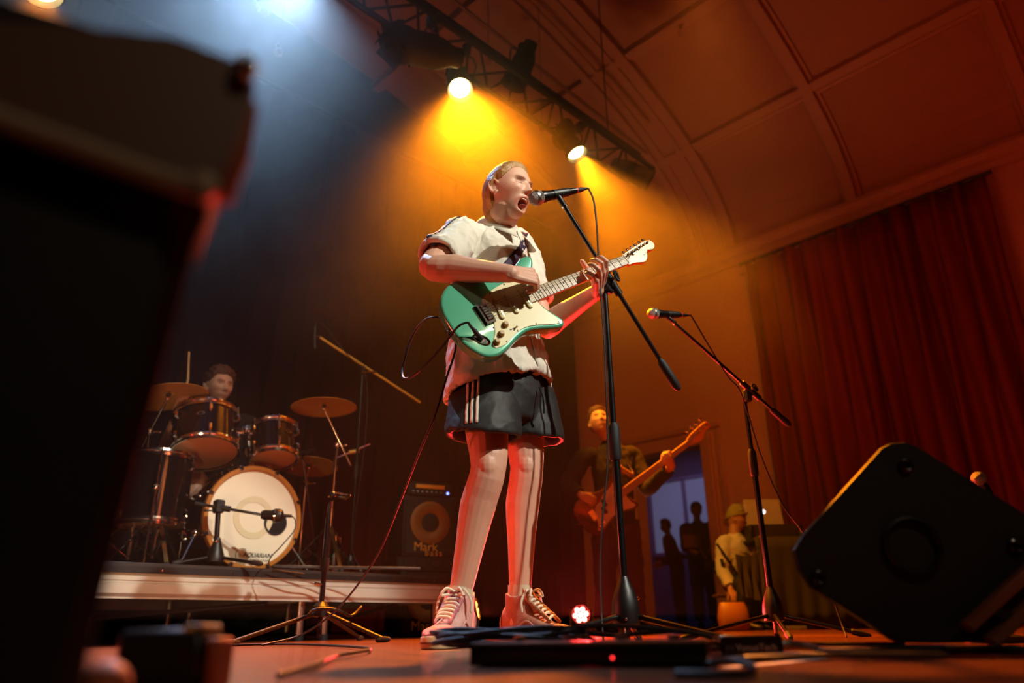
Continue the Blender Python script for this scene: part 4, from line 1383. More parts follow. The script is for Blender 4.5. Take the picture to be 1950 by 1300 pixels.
# ================================================================== DJ table
DT = 6.35
t0, t1 = P(1392, 1024, DT), P(1560, 1012, DT)
tz = t0.z
tw = 1.0
tq = M4((RGT, FWD, V((0, 0, 1)))).transposed().to_4x4()
tq.translation = V((*((P(1455, 1000, DT)).xy), 0))
tb = thing('dj_table', 'table draped with a black cloth at the right behind the second stand', 'table', tq.translation)
hw = (P(1600, 1022, DT) - P(1440, 1022, DT)).length / 2
mid = (P(1600, 1022, DT) + P(1440, 1022, DT)) / 2
tq.translation = V((mid.x, mid.y, 0))
tb.location = tq.translation
hw += .02
MB(tq).box((.0, .30, tz - .012), (2 * hw, .60, .024), .004).obj('table_top', BLACKM, tb)
clo = []
n = 40
for i in range(8):
    z = tz + .004 - (tz - .03) * i / 7
    row = []
    for j in range(n + 1):
        u = -hw + 2 * hw * j / n
        row.append(V((u, -.012 - .010 * (1 + math.sin(j * .9 + .3 * i)) * i / 7, z)))
    clo.append([tq @ p for p in row])
DARKCL = mat('black_table_cloth', '#120b0a', .85, var=.3)
MB().grid(clo, .006).obj('table_cloth', DARKCL, tb, angle=0)
for sx in (-1, 1):
    for sy in (.06, .54):
        MB(tq).cyl((sx * (hw - .06), sy, 0), (sx * (hw - .06), sy, tz - .02), .015, n=8).obj('leg', BLACKMETAL, tb)
# case and laptop
bxw = (P(1530, 1008, DT + .2) - P(1428, 1008, DT + .2)).length
bc = (P(1530, 1008, DT + .2) + P(1428, 1008, DT + .2)) / 2
q = M4(tq)
q.translation = V((bc.x, bc.y, tz + .005))
kc = thing('equipment_case', 'brown-black equipment case standing on the draped table', 'case', q.translation)
MB(q).box((0, .14, .065), (bxw, .28, .13), .006).obj('case_body', mat('brown_black_vinyl', '#2c1c14', .6), kc)
for sx in (-1, 1):
    MB(q).box((sx * (bxw / 2 - .02), -.002, .065), (.03, .01, .12), .003).obj('case_edge', BLACKMETAL, kc)
lq = M4(q)
lq.translation = V((*((P(1456, 985, DT + .32)).xy), tz + .136))
lp = thing('laptop', 'open silver laptop with a glowing white emblem standing on the case', 'laptop', lq.translation)
SILV = mat('silver_laptop_shell', '#cdb59a', .4, .3)
MB(lq).box((0, .10, .008), (.33, .22, .014), .004).obj('laptop_base', SILV, lp)
lid = lq @ M4.Translation((0, 0.0, .012)) @ M4.Rotation(-.16, 4, 'X')
scr = MB(lid).box((0, 0, .115), (.33, .008, .23), .003).obj('screen_lid', SILV, lp)
ap = [(0, .010), (.006, .013), (.012, .011), (.016, .004), (.015, -.005), (.010, -.013), (.004, -.016), (0, -.0145), (-.004, -.016), (-.010, -.013), (-.015, -.005), (-.016, .004), (-.012, .011), (-.006, .013)]
apm = mat('glowing_white_emblem', '#ffffff', .4, emit='#f4f2ff', estr=3.0)
em = MB(lid @ frame((0, -.0045, .115), (0, -1, 0), (1, 0, 0))).prism([(x * 1.15, y * 1.15) for x, y in ap], 0, .001)
em.prism([(0, .018), (.004, .018), (.006, .024), (.002, .023)], 0, .001)
em.obj('emblem', apm, scr)
mx = P(1548, 1000, DT + .1)
q.translation = V((mx.x, mx.y, tz + .005))
mxr = thing('audio_mixer', 'small dark mixer with pale knobs at the right end of the table', 'mixer', q.translation)
MB(q).box((0, .1, .025), (.24, .2, .05), .005).obj('mixer_case', BLACK, mxr)
for k in range(10):
    MB(q).lathe([(.010, .05), (.008, .068), (.001, .069)], M4.Translation((-.09 + (k % 5) * .045, .04 + .08 * (k // 5), 0)), 8).obj('knob', mat('pale_knob', '#c9a487', .5), mxr)
# ================================================================== people toolkit
from mathutils.bvhtree import BVHTree


def sm(a, b, x):
    t = max(0.0, min(1.0, (x - a) / (b - a)))
    return t * t * (3 - 2 * t)


def gauss(x, z, cx, cz, sx, sz):
    return math.exp(-((x - cx) / sx) ** 2 - ((z - cz) / sz) ** 2)


def pw(pts, x):
    if x <= pts[0][0]:
        return pts[0][1]
    for (a, b), (c, d) in zip(pts[:-1], pts[1:]):
        if x <= c:
            return b + (d - b) * (x - a) / (c - a)
    return pts[-1][1]


def mouth_r(x, z, m):
    zc = -.0655 - .010 * m
    return math.hypot(x / (.0215 + .002 * m), (z - zc) / (.0045 + .0135 * m))


def head_point(d, mouth=0.0, plain=False, squint=0.0):
    """unit direction -> point of the head surface, local metres (x right, y face, z up)"""
    x, y, z = .0745 * d.x, .094 * d.y, .114 * d.z
    if d.z < 0:
        t = -d.z
        x *= 1 - .30 * t ** 1.7
        y *= (1 - .10 * t ** 2) if d.y > 0 else (1 - .38 * t ** 1.3)
    if d.y > 0:
        y -= .010 * sm(.45, 1.0, d.y) * (1 - .4 * abs(d.z))
    if plain:
        return V((x, y, z))
    w = sm(0.0, .40, d.y)
    if w > 0:
        ax = abs(x)
        f = 0.0
        f += .0065 * gauss(ax, z, .030, .024, .022, .008)
        f -= .006 * gauss(ax, z, .0, .010, .010, .012)
        f -= .0165 * gauss(ax, z, .031, .005, .017, .0105)
        f += .0085 * gauss(ax, z, .031, .002, .012, .0065)
        f -= .0030 * gauss(ax, z, .031, .0015, .015, .0022)
        f += .004 * squint * gauss(ax, z, .033, -.009, .016, .005)
        f += .014 * gauss(ax, z, 0, -.005, .0095, .020)
        f += .0225 * gauss(ax, z, 0, -.030, .0105, .0115)
        f += .009 * gauss(ax, z, .0125, -.034, .0065, .006)
        f -= .006 * gauss(ax, z, .007, -.0425, .004, .003)
        f += .007 * gauss(ax, z, .044, -.024, .018, .016)
        f -= .004 * gauss(ax, z, .050, -.060, .014, .02)
        f += .004 * gauss(ax, z, 0, -.062, .026, .016)
        r = mouth_r(x, z, mouth)
        f += .0055 * math.exp(-((r - 1.35) / .42) ** 2)
        if mouth > .05:
            f -= .034 * mouth * (1 - sm(.55, 1.05, r))
        else:
            f -= .0035 * math.exp(-(r / .5) ** 2)
        f += .009 * gauss(ax, z, 0, -.100, .019, .013)
        y += w * f
        if mouth and z < -.062:
            z -= .016 * mouth * sm(-.062, -.09, z) * w
    return V((x, y, z))


def add_head(mb, F, s=1.0, mouth=0.0, nu=96, nv=84, squint=0.0):
    rings = []
    for i in range(nv + 1):
        ph = -PI / 2 + .03 + (PI - .06) * i / nv
        ring = []
        for j in range(nu):
            th = 2 * PI * j / nu
            d = V((math.cos(ph) * math.sin(th), math.cos(ph) * math.cos(th), math.sin(ph)))
            ring.append(F @ (head_point(d, mouth, squint=squint) * s))
        rings.append(ring)
    mb.loft(rings)
    for sx in (-1, 1):
        ear = [V((sx * (.073 + .010 * (k in (2, 3, 4, 5, 6))), -.012 + .017 * math.cos(a) - .006 * math.sin(a), -.006 + .030 * math.sin(a))) for k, a in enumerate([2 * PI * q / 14 + PI * .1 for q in range(12)])]
        ear = [V((sx * (.074 + .012 * (1 - math.cos(math.atan2(p.z + .006, p.y + .012))) / 2), p.y, p.z)) for p in ear]
        mb.tube([F @ (p * s) for p in ear], [.0042 * s] * len(ear), 6, round_end=True)
        mb.ball((0, 0, 0), 1, 10, 8, mtx=F @ M4.Scale(s, 4) @ M4.Translation((sx * .074, -.014, -.010)) @ M4.Rotation(sx * .35, 4, 'Z') @ M4.Diagonal((.005, .014, .024, 1)))
        mb.ball((0, 0, 0), 1, 10, 8, mtx=F @ M4.Scale(s, 4) @ M4.Translation((sx * .077, -.005, -.034)) @ M4.Diagonal((.006, .008, .009, 1)))


def face_tint(p, mouth, brow, lash=True, eyes_open=False):
    """p local head metres -> multiplicative tint of the skin"""
    c = [1.0, 1.0, 1.0]
    if p.y < .02:
        return c

    def mixc(t, w):
        for i in range(3):
            c[i] += (t[i] - c[i]) * w
    ax = abs(p.x)
    mixc((1.0, .86, .82), .7 * gauss(ax, p.z, .045, -.025, .02, .018))
    r = mouth_r(p.x, p.z, mouth)
    mixc((.74, .42, .40), .8 * math.exp(-((r - 1.30) / .30) ** 2) if mouth > .05 else .8 * math.exp(-(r / 1.5) ** 2))
    if mouth > .05:
        mixc((.16, .04, .035), 1 - sm(.78, .98, r))
    mixc(brow, .92 * math.exp(-((p.z - (.0230 - 8.0 * (ax - .030) ** 2 + .10 * (ax - .03))) / .0048) ** 2) * sm(.010, .014, ax) * (1 - sm(.046, .052, ax)))
    if eyes_open:
        e = math.hypot((ax - .031) / .0135, (p.z - .003) / .0052)
        mixc((1.12, 1.15, 1.2), 1 - sm(.8, 1.05, e))
        mixc((.14, .11, .09), 1 - sm(.0038, .0052, math.hypot(ax - .031, p.z - .003)))
        mixc((.25, .17, .14), .8 * math.exp(-((e - 1.1) / .18) ** 2) * sm(-.002, .004, p.z))
    elif lash:
        mixc((.20, .12, .10), .95 * math.exp(-((p.z - (.0005 + 8 * (ax - .031) ** 2)) / .0046) ** 2) * sm(.016, .020, ax) * (1 - sm(.042, .047, ax)))
    mixc((.35, .16, .13), gauss(ax, p.z, .0068, -.0425, .0032, .0024))
    return c


def add_tint(me, F, s, mouth, brow, eyes_open=False):
    at = me.attributes.new('tint', 'FLOAT_COLOR', 'POINT')
    inv = F.inverted()
    for i, v in enumerate(me.vertices):
        p = (inv @ v.co) / s
        c = face_tint(p, mouth, brow, True, eyes_open) if p.length < .17 else (1, 1, 1)
        at.data[i].color = (*c, 1)


def hair(F, s, line, off, parent, mt, extra=None, nz=0.0, seed=0, nu=72, nv=60, name='hair', smooth_angle=0, groove=0.0):
    """shell over the skull wherever z > line(y); off(p) = thickness"""
    grid, keep = {}, {}
    for i in range(nv + 1):
        ph = -PI / 2 + .02 + (PI - .04) * i / nv
        for j in range(nu):
            th = 2 * PI * j / nu
            d = V((math.cos(ph) * math.sin(th), math.cos(ph) * math.cos(th), math.sin(ph)))
            p = head_point(d, plain=True)
            n = V((p.x / .0745 ** 2, p.y / .094 ** 2, p.z / .114 ** 2)).normalized()
            k = off(p) + nz * NZ.noise(p * 60 + V((seed, 0, 0))) + nz * .7 * NZ.noise(p * 150)
            if groove:
                k += groove * (math.sin(p.x * 900 + 4 * NZ.noise(p * 25)) + .6 * math.sin(p.x * 2100 + 5 * NZ.noise(p * 40))) * .5
            mar = sm(-.002, .034, p.z - line(p))
            grid[i, j] = (p + n * (max(.0015, k * mar)), p - n * .004)
            keep[i, j] = p.z > line(p)
    vs, fs, idx = [], [], {}

    def vid(i, j, o):
        key = (i, j % nu, o)
        if key not in idx:
            idx[key] = len(vs)
            vs.append(F @ (grid[i, j % nu][o] * s))
        return idx[key]
    cells = set()
    for i in range(nv):
        for j in range(nu):
            if sum(keep[a, b % nu] for a, b in ((i, j), (i + 1, j), (i, j + 1), (i + 1, j + 1))) >= 3:
                cells.add((i, j))
    for i, j in cells:
        fs.append((vid(i, j, 0), vid(i + 1, j, 0), vid(i + 1, j + 1, 0), vid(i, j + 1, 0)))
        fs.append((vid(i, j, 1), vid(i, j + 1, 1), vid(i + 1, j + 1, 1), vid(i + 1, j, 1)))
        for (a, b), e in ((((i - 1), j), ((i, j), (i, j + 1))), ((i + 1, j), ((i + 1, j + 1), (i + 1, j))),
                          ((i, (j - 1) % nu), ((i + 1, j), (i, j))), ((i, (j + 1) % nu), ((i, j + 1), (i + 1, j + 1)))):
            if (a, b) not in cells:
                p, q = e
                fs.append((vid(*p, 0), vid(*q, 0), vid(*q, 1), vid(*p, 1)))
    mb = MB().add(vs, fs)
    if extra:
        extra(mb, F, s)
    return mb.obj(name, mt, parent, angle=smooth_angle)


def add_hand(mb, wrist, y, x, z, curl, s=1.0, thumb=(.55, .75, -.35), thumb_curl=(.3, .4), spread=.10, rad=1.0):
    """y to the fingers, x to the thumb side, z out of the back; curl = 4 triples"""
    wrist, y, z = V(wrist), V(y).normalized(), V(z)
    z = (z - y * z.dot(y)).normalized()
    x = V(x)
    x = (x - y * x.dot(y) - z * x.dot(z)).normalized()

    def loc(a, b, c):
        return wrist + (x * a + y * b + z * c) * s
    bx = [.029, .0095, -.0095, -.027]
    ln = [.070, .078, .073, .058]
    for k in range(4):
        by = [.086, .090, .086, .078][k]
        mb.tube([loc(bx[k] * .45, -.012, 0), loc(bx[k] * .75, .03, .001), loc(bx[k], by, .002)], [.0145 * s * rad, .0145 * s * rad, .0112 * s * rad], 8, round_end=True)
        p = loc(bx[k], by, .002)
        ang = 0
        sp = spread * (1.5 - k) / 1.5
        pts, rs = [p], [.0102 * s * rad]
        seg = [ln[k] * .46, ln[k] * .30, ln[k] * .24]
        for q in range(3):
            ang += curl[k][q]
            d = (y * math.cos(ang) - z * math.sin(ang) + x * sp * math.cos(ang)).normalized()
            pts.append(pts[-1] + d * seg[q] * .5 * s)
            rs.append([.0092, .0084, .0074][q] * s * rad)
            pts.append(pts[-1] + d * seg[q] * .5 * s)
            rs.append([.0094, .0084, .0064][q] * s * rad)
        mb.tube(pts, rs, 8, round_end=True)
    # thumb
    d = (x * thumb[0] + y * thumb[1] + z * thumb[2]).normalized()
    p0 = loc(.012, .008, -.006)
    p1 = p0 + d * .045 * s
    bend = (y * .8 - x * .3 - z * .3).normalized()
    d2 = (d * math.cos(thumb_curl[0]) + bend * math.sin(thumb_curl[0])).normalized()
    d3 = (d2 * math.cos(thumb_curl[1]) + bend * math.sin(thumb_curl[1])).normalized()
    p2 = p1 + d2 * .034 * s
    p3 = p2 + d3 * .026 * s
    mb.tube([p0, (p0 + p1) / 2, p1, (p1 + p2) / 2, p2, p3], [q * s * rad for q in (.016, .0155, .0115, .0105, .0105, .0085)], 8, round_end=True)


def limb(mb, a, b, c, r, back=None, bulge=.0, n=14):
    """upper joint a, middle b, lower c; r = 6 radii"""
    a, b, c = V(a), V(b), V(c)
    pts = [a, a.lerp(b, .5), b, b.lerp(c, .30), b.lerp(c, .65), c]
    if back is not None:
        pts[3] = pts[3] + V(back) * bulge
        pts[4] = pts[4] + V(back) * bulge * .5
    mb.tube(catmull(pts, 4), lerp_list(r, 4), n, round_end=True)


def ring(c, u, v, a, b, n=32, sq=2.0):
    out = []
    for j in range(n):
        t = 2 * PI * j / n
        ct, st = math.cos(t), math.sin(t)
        e = 2 / sq
        out.append(c + u * (a * math.copysign(abs(ct) ** e, ct)) + v * (b * math.copysign(abs(st) ** e, st)))
    return out


def sleeve(mb, pts, rs, cavity=.07, wall=.009, n=24):
    """open-ended cloth tube: closed at the start, hollow at the end"""
    pts = [V(p) for p in pts]
    cat = catmull(pts, 4)
    rr = lerp_list(rs, 4)
    d = (cat[-1] - cat[-2]).normalized()
    x = d.orthogonal().normalized()
    rings = []
    for i, (p, r) in enumerate(zip(cat, rr)):
        t = (cat[min(i + 1, len(cat) - 1)] - cat[max(i - 1, 0)]).normalized()
        x = (x - t * x.dot(t)).normalized()
        rings.append(ring(p, x, t.cross(x), r, r, n))
    e, re = cat[-1], rr[-1]
    y = d.cross(x)
    rings.append(ring(e, x, y, re - wall, re - wall, n))
    rings.append(ring(e - d * cavity, x, y, re - wall * 1.3, re - wall * 1.3, n))
    rings.append(ring(e - d * cavity, x, y, .01, .01, n))
    mb.loft(rings)


def wrinkle(amp, sc, seed=0, aniso=(1, 1, 1)):
    def f(co, no):
        q = V((co.x * aniso[0], co.y * aniso[1], co.z * aniso[2]))
        a = NZ.noise(q * sc + V((seed, seed, 0)))
        b = 1 - abs(NZ.noise(q * sc * 1.9 + V((0, seed, seed)))) * 2
        c = (1 - abs(NZ.noise(q * sc * 1.35 + V((seed, 3, seed * 2))))) ** 7
        return no * amp * (a * .8 + b * .5 + c * 1.1)
    return f


def strip_on(me, path, width, out, name, mt, parent, lift=.0022, side=None, off=None):
    """band laid on a garment: path points are snapped to the mesh me (world coordinates)"""
    bvh = BVHTree.FromPolygons([v.co.copy() for v in me.vertices], [list(p.vertices) for p in me.polygons])
    rows = []
    path = [V(p) for p in path]
    for i, p in enumerate(path):
        t = (path[min(i + 1, len(path) - 1)] - path[max(i - 1, 0)]).normalized()
        o = V(out(p) if callable(out) else out).normalized()
        sd = (side if side is not None else t.cross(o)).normalized()
        row = []
        for k in (-1, -.33, .33, 1):
            q = p + sd * width * .5 * k
            hit = bvh.ray_cast(q + o * .25, -o)
            if hit[0] is None:
                hit = bvh.find_nearest(q)
            row.append(hit[0] + hit[1] * lift)
        rows.append(row)
    return MB().grid(rows, .0016).obj(name, mt, parent, angle=0)


SKIN = mat('fair_skin', '#dca98e', 0.50, var=0.10, vscale=30, bump=0.05, bscale=180, attr='tint')
b_ = SKIN.node_tree.nodes['Principled BSDF']
b_.inputs['Subsurface Weight'].default_value = 0.06
b_.inputs['Subsurface Radius'].default_value = (.012, .005, .003)
b_.inputs['Subsurface Scale'].default_value = 0.6


def head_frame(c, face, up):
    """x = person's right, y = face, z = up"""
    y = V(face).normalized()
    z = V(up)
    z = (z - y * z.dot(y)).normalized()
    x = y.cross(z)
    mm = M4((x, y, z)).transposed().to_4x4()
    mm.translation = V(c)
    return mm


def simple_shoe(ankle, toe_dir, mt, parent, s=1.0):
    t = V((toe_dir[0], toe_dir[1], 0)).normalized()
    sd = V((-t.y, t.x, 0))
    c = V((ankle[0], ankle[1], 0))
    out = []
    prof = [(-.075, .030, .05, .085), (-.06, .037, .05, .10), (-.02, .038, .05, .10), (.05, .042, .04, .075), (.11, .046, .03, .055), (.155, .040, .025, .045), (.178, .020, .02, .03)]
    rings = []
    for yy, w, zc, h in prof:
        rings.append([c + t * yy * s + sd * w * s * math.cos(a) + V((0, 0, max(.003, (h * .5 + h * .5 * math.sin(a)) * s))) for a in [2 * PI * k / 14 for k in range(14)]])
    return MB().loft(rings).obj('shoe', mt, parent)


def figure(label, J, cols, name='person', s=1.0, sleeve_frac=.95, face=(0, -1, 0), mouth=0.0, brow=(.4, .3, .25), hairspec=None,
           group=None, voxel=.011, hands=None, trousers=True, top_r=1.0, eyes=True, legs=True, toe=(0, -1, 0), base=None, seat=False, skirt=0.0):
    """clothed background person from joint points"""
    r = thing(name, label, 'person', base if base is not None else (J['pelvis'].x, J['pelvis'].y, 0), group)
    F = head_frame(J['head'], J.get('face', face), J.get('up', (0, 0, 1)))
    mb = MB()
    add_head(mb, F, s, mouth, 64, 60)
    nk = V(J['neck'])
    mb.tube([F @ V((0, -.018, -.03)) if s == 1 else F @ (V((0, -.018, -.03)) * s), nk + V((0, 0, .02)), nk - V((0, 0, .05))], [.052 * s, .054 * s, .07 * s], 14, round_end=True)
    mb.tube([J['pelvis'], (V(J['pelvis']) + nk) / 2, nk - V((0, 0, .10))], [.10 * s, .10 * s, .10 * s], 14, round_end=True)
    for q in 'RL':
        limb(mb, J['sh' + q], J['el' + q], J['wr' + q], [k * s for k in (.050, .045, .037, .040, .031, .025)], n=12)
        if hands and q in hands:
            h = hands[q]
            add_hand(mb, J['wr' + q], h['y'], h['x'], h['z'], h.get('curl', [(.5, .6, .4)] * 4), s * .95, rad=1.15)
        else:
            d = (V(J['wr' + q]) - V(J['el' + q])).normalized()
            zz = d.orthogonal().normalized()
            add_hand(mb, J['wr' + q], d, d.cross(zz), zz, [(.4, .5, .3)] * 4, s * .95, rad=1.15)
        if legs:
            limb(mb, J['hp' + q], J['kn' + q], J['an' + q], [k * s for k in (.085, .074, .053, .056, .046, .036)], n=12)
    me = remesh(mb, voxel * .62, 2)
    add_tint(me, F, s, mouth, brow, eyes)
    mesh_part('body', me, cols['skin'], r)
    # top
    tb_ = MB()
    pel, lat = V(J['pelvis']), (V(J['shL']) - V(J['shR']))
    sw = lat.length / 2
    lat.normalize()
    upv = (nk - pel).normalized()
    fr = lat.cross(upv).normalized()
    n = 28
    L = (nk - pel).length
    rr = []
    hem = -.06 - skirt
    for k, (t, a, b) in enumerate([(hem + .14, .02, .02), (hem + .13, .135, .095), (hem, .150, .108), (hem, .162, .120), (.18, .158, .118), (.45, .162, .118), (.68, .170, .118), (.82, .165, .105), (.93, .12, .085), (1.0, .065, .062), (1.05, .055, .055)]):
        c = pel + (nk - pel) * t + fr * (.012 * math.sin(t * 3))
        rr.append(ring(c, lat, fr, a * top_r * s, b * top_r * s, n))
    tb_.loft(rr)
    for q in 'RL':
        a, e, w = V(J['sh' + q]), V(J['el' + q]), V(J['wr' + q])
        ins = a.lerp(nk - V((0, 0, .06)), .45)
        if sleeve_frac > .5:
            k = (sleeve_frac - .5) * 2
            sleeve(tb_, [ins, a, a.lerp(e, .55), e, e.lerp(w, .5 * k), e.lerp(w, k)], [v * s for v in (.06, .074, .066, .058, .053, .044)], .03, .008, 18)
        else:
            sleeve(tb_, [ins, a, a.lerp(e, sleeve_frac), a.lerp(e, sleeve_frac * 2)], [v * s for v in (.06, .074, .070, .070)], .05, .008, 18)
    me = remesh(tb_, voxel, 2)
    mesh_part('sweater' if sleeve_frac > .5 else 'shirt', me, cols['top'], r, disp=wrinkle(.006 * s, 9, 3))
    if trousers and legs:
        tr_ = MB()
        tr_.ball((0, 0, 0), 1, 20, 14, mtx=frame(pel + V((0, 0, .0)), upv, lat) @ M4.Diagonal((.150 * s, .112 * s, .11 * s, 1)))
        for q in 'RL':
            h, k, a = V(J['hp' + q]), V(J['kn' + q]), V(J['an' + q])
            sleeve(tr_, [h + V((0, 0, .03)), h.lerp(k, .5), k, k.lerp(a, .5), a.lerp(k, .03)], [v * s for v in (.105, .094, .078, .072, .070)], .05, .009, 18)
        me = remesh(tr_, voxel, 2)
        mesh_part('trousers', me, cols['trousers'], r, disp=wrinkle(.006 * s, 8, 9))
    if legs:
        for q in 'RL':
            simple_shoe(J['an' + q], J.get('toe' + q, toe), cols['shoes'], r, s)
    if hairspec:
        hairspec(F, s, r)
    return r, F


SHORT = [(-.10, -.075), (-.05, -.06), (-.02, -.008), (.01, .016), (.035, .030), (.05, .056), (.09, .066)]


def short_hair(mt, off=.014, nz=.008, line=SHORT):
    def f(F, s, r):
        hair(F, s, lambda p: pw(line, p.y), lambda p: off * (.6 + .7 * sm(-.02, .09, p.z)), r, mt, nz=nz)
    return f
# ================================================================== the guitarist-singer
SG = -.0          # depth offset of the whole figure


def S(x, y, d):
    return P(x, y, d + SG)


TEAL = mat('metallic_seafoam_green', '#58b48e', 0.24, 0.12, var=0.06, coat=0.7)
CREAM = mat('aged_cream_plastic', '#d9cf96', 0.35, var=0.05, coat=0.2)
AGEDK = mat('aged_amber_knob', '#b08d45', 0.4)
MAPLE = mat('amber_lit_maple', '#d6a238', 0.3, var=0.15, stretch=(1, 12, 12), vscale=6, coat=0.4)  # maple with the lamp's yellow light mixed into the base colour
FBOARD = mat('light_maple_fingerboard', '#cdb78e', 0.4, var=0.07, stretch=(2, 14, 14), vscale=9)
GX, GN = V((.814, -.327, .48)).normalized(), V((-.455, -.873, .176))
GN = (GN - GX * GN.dot(GX)).normalized()
GY = GN.cross(GX)
GS = .90
GB = P(929, 596, 2.05)
GM = M4((GX, GY, GN)).transposed().to_4x4()
GM.translation = GB
GM = GM @ M4.Scale(GS, 4)


def strat_outline(n=5):
    pts = [(-.150, 0), (-.147, .06), (-.125, .113), (-.080, .150), (-.020, .160), (.040, .140), (.090, .115), (.135, .108), (.180, .121), (.222, .148), (.258, .163), (.285, .158),
           (.289, .138), (.268, .108), (.240, .080), (.218, .055), (.205, .034), (.200, 0), (.205, -.034), (.214, -.058), (.226, -.085), (.242, -.112), (.247, -.134), (.232, -.148),
           (.195, -.143), (.145, -.126), (.095, -.116), (.045, -.126), (-.010, -.148), (-.060, -.157), (-.105, -.138), (-.138, -.085), (-.149, -.035)]
    return [(p.x, p.y) for p in catmull([V((a, b, 0)) for a, b in pts], n, True)]


g = thing('electric_guitar', 'seafoam green electric guitar with cream pickguard held by the singer', 'guitar', GB)
MB(GM).prism(strat_outline(), -.046, 0, bevel=.010, seg=4).obj('guitar_body', TEAL, g, angle=50)
pgo = [(.200, .034), (.196, .060), (.190, .095), (.165, .090), (.120, .086), (.070, .078), (.030, .066), (.006, .054), (-.004, .040), (-.002, .030), (.010, .028), (.012, -.028), (.002, -.036), (-.006, -.050), (-.020, -.078),
       (-.045, -.105), (-.055, -.118), (-.050, -.130), (-.035, -.133), (.0, -.130), (.040, -.113), (.090, -.102), (.140, -.110), (.190, -.128), (.225, -.136), (.232, -.128), (.226, -.108), (.212, -.080), (.203, -.055), (.198, -.034)]
pg = MB(GM).prism([(p.x, p.y) for p in catmull([V((a, b, 0)) for a, b in pgo], 3, True)], .0, .0028, bevel=.0008, seg=1).obj('pickguard', CREAM, g)
for (x, y) in ((.190, .088), (.12, .080), (.05, .066), (.0, .045), (-.012, -.058), (-.046, -.122), (.0, -.124), (.06, -.103), (.14, -.105), (.222, -.130), (.205, -.06), (.193, .04)):
    MB(GM).lathe([(.0034, .0028), (.003, .0042), (.001, .0044)], M4.Translation((x, y, 0)), 8).obj('screw', mat('dark_screw', '#4a4438', .3, .9), pg)
for x in (.160, .100, .045):
    rot = M4.Translation((x, 0, .0028)) @ M4.Rotation(-.18 if x < .06 else 0, 4, 'Z')
    out = [(.0095 * math.cos(a), .0345 * (1 if math.sin(a) > 0 else -1) + .0095 * math.sin(a)) for a in [2 * PI * k / 20 + .01 for k in range(20)]]
    pu = MB(GM @ rot).prism(out, 0, .0075, bevel=.002, seg=2).obj('pickup', CREAM, g)
    for k in range(6):
        MB(GM @ rot).lathe([(.0026, .007), (.0026, .0084), (.0005, .0086)], M4.Translation((0, -.026 + k * .0104, 0)), 8).obj('pole_piece', STEEL, pu)
# bridge
br = MB(GM).box((-.010, 0, .004), (.038, .084, .008), .0015).obj('bridge_plate', CHROME, g)
for k in range(6):
    MB(GM).box((-.006, -.026 + k * .0104, .011), (.026, .0095, .007), .0015).obj('saddle', CHROME, br)
MB(GM).box((-.030, 0, .007), (.004, .084, .014), .001).obj('bridge_lip', CHROME, br)
# knobs, switch, jack
for x, y in ((.030, -.066), (-.004, -.092), (-.036, -.113)):
    kn = MB(GM).lathe([(.0125, .0028), (.0125, .006), (.0095, .008), (.0085, .016), (.007, .018), (.0005, .018)], M4.Translation((x, y, 0)), 18).obj('knob', AGEDK, g)
MB(GM).box((.050, -.090, .0035), (.030, .003, .001), mtx=None).obj('switch_slot', INK, g)
MB(GM).tube([(.055, -.090, .003), (.060, -.092, .014)], [.002, .0035], 8, round_end=True).obj('switch_tip', CREAM, g)
jm = GM @ M4.Translation((-.078, -.083, 0)) @ M4.Rotation(-.9, 4, 'Z')
jp = MB(jm).lathe([(.001, .001), (.010, -.001), (.014, .001), (.0165, .004), (.016, .0055), (.0155, 0)], M4.Diagonal((2.0, 1, 1, 1)), 28).obj('jack_plate', CHROME, g)
# neck
nk_rings = []
for k in range(12):
    x = .150 + (.648 - .150) * k / 11
    w = .0282 - .0072 * (x - .15) / .5
    dp = .023
    nk_rings.append([V((x, w * math.cos(a), .004 - dp * max(0, math.sin(a)) if math.sin(a) > 0 else .004)) for a in [PI * q / 10 for q in range(11)]])
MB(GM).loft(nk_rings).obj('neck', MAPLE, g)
fbr = []
for k in range(8):
    x = .170 + (.648 - .170) * k / 7
    w = .0282 - .0072 * (x - .15) / .5
    fbr.append([V((x, -w, .004)), V((x, w, .004)), V((x, w * .95, .0095)), V((x, w * .4, .0105)), V((x, -w * .4, .0105)), V((x, -w * .95, .0095))])
fbp = MB(GM).loft(fbr).obj('fingerboard', FBOARD, g, angle=30)
for k in range(1, 22):
    x = .648 * 2 ** (-k / 12)
    w = .0282 - .0072 * (x - .15) / .5
    MB(GM).tube([(x, -w * .97, .0098), (x, 0, .0112), (x, w * .97, .0098)], .0013, 5).obj('fret', STEEL, fbp)
for k in (3, 5, 7, 9, 12, 15, 17, 19):
    x = .648 * (2 ** (-k / 12) + 2 ** (-(k - 1) / 12)) / 2
    MB(GM).lathe([(.003, .0104), (.003, .0110), (.0005, .0111)], M4.Translation((x, 0, 0)), 8).obj('position_dot', INK, fbp)
MB(GM).box((.650, 0, .0095), (.004, .042, .006), .001).obj('nut', CREAM, g)
hs_ = [(.648, .021), (.672, .030), (.70, .036), (.735, .042), (.775, .048), (.800, .050), (.818, .044), (.826, .030), (.822, .014), (.808, .004), (.790, .002), (.778, .008), (.768, .0), (.752, -.022), (.735, -.034), (.720, -.036), (.700, -.030), (.675, -.024), (.648, -.021)]
hk = MB(GM).prism([(p.x, p.y) for p in catmull([V((a, b, 0)) for a, b in hs_], 3, True)], -.012, .004, bevel=.0015, seg=1).obj('headstock', MAPLE, g)
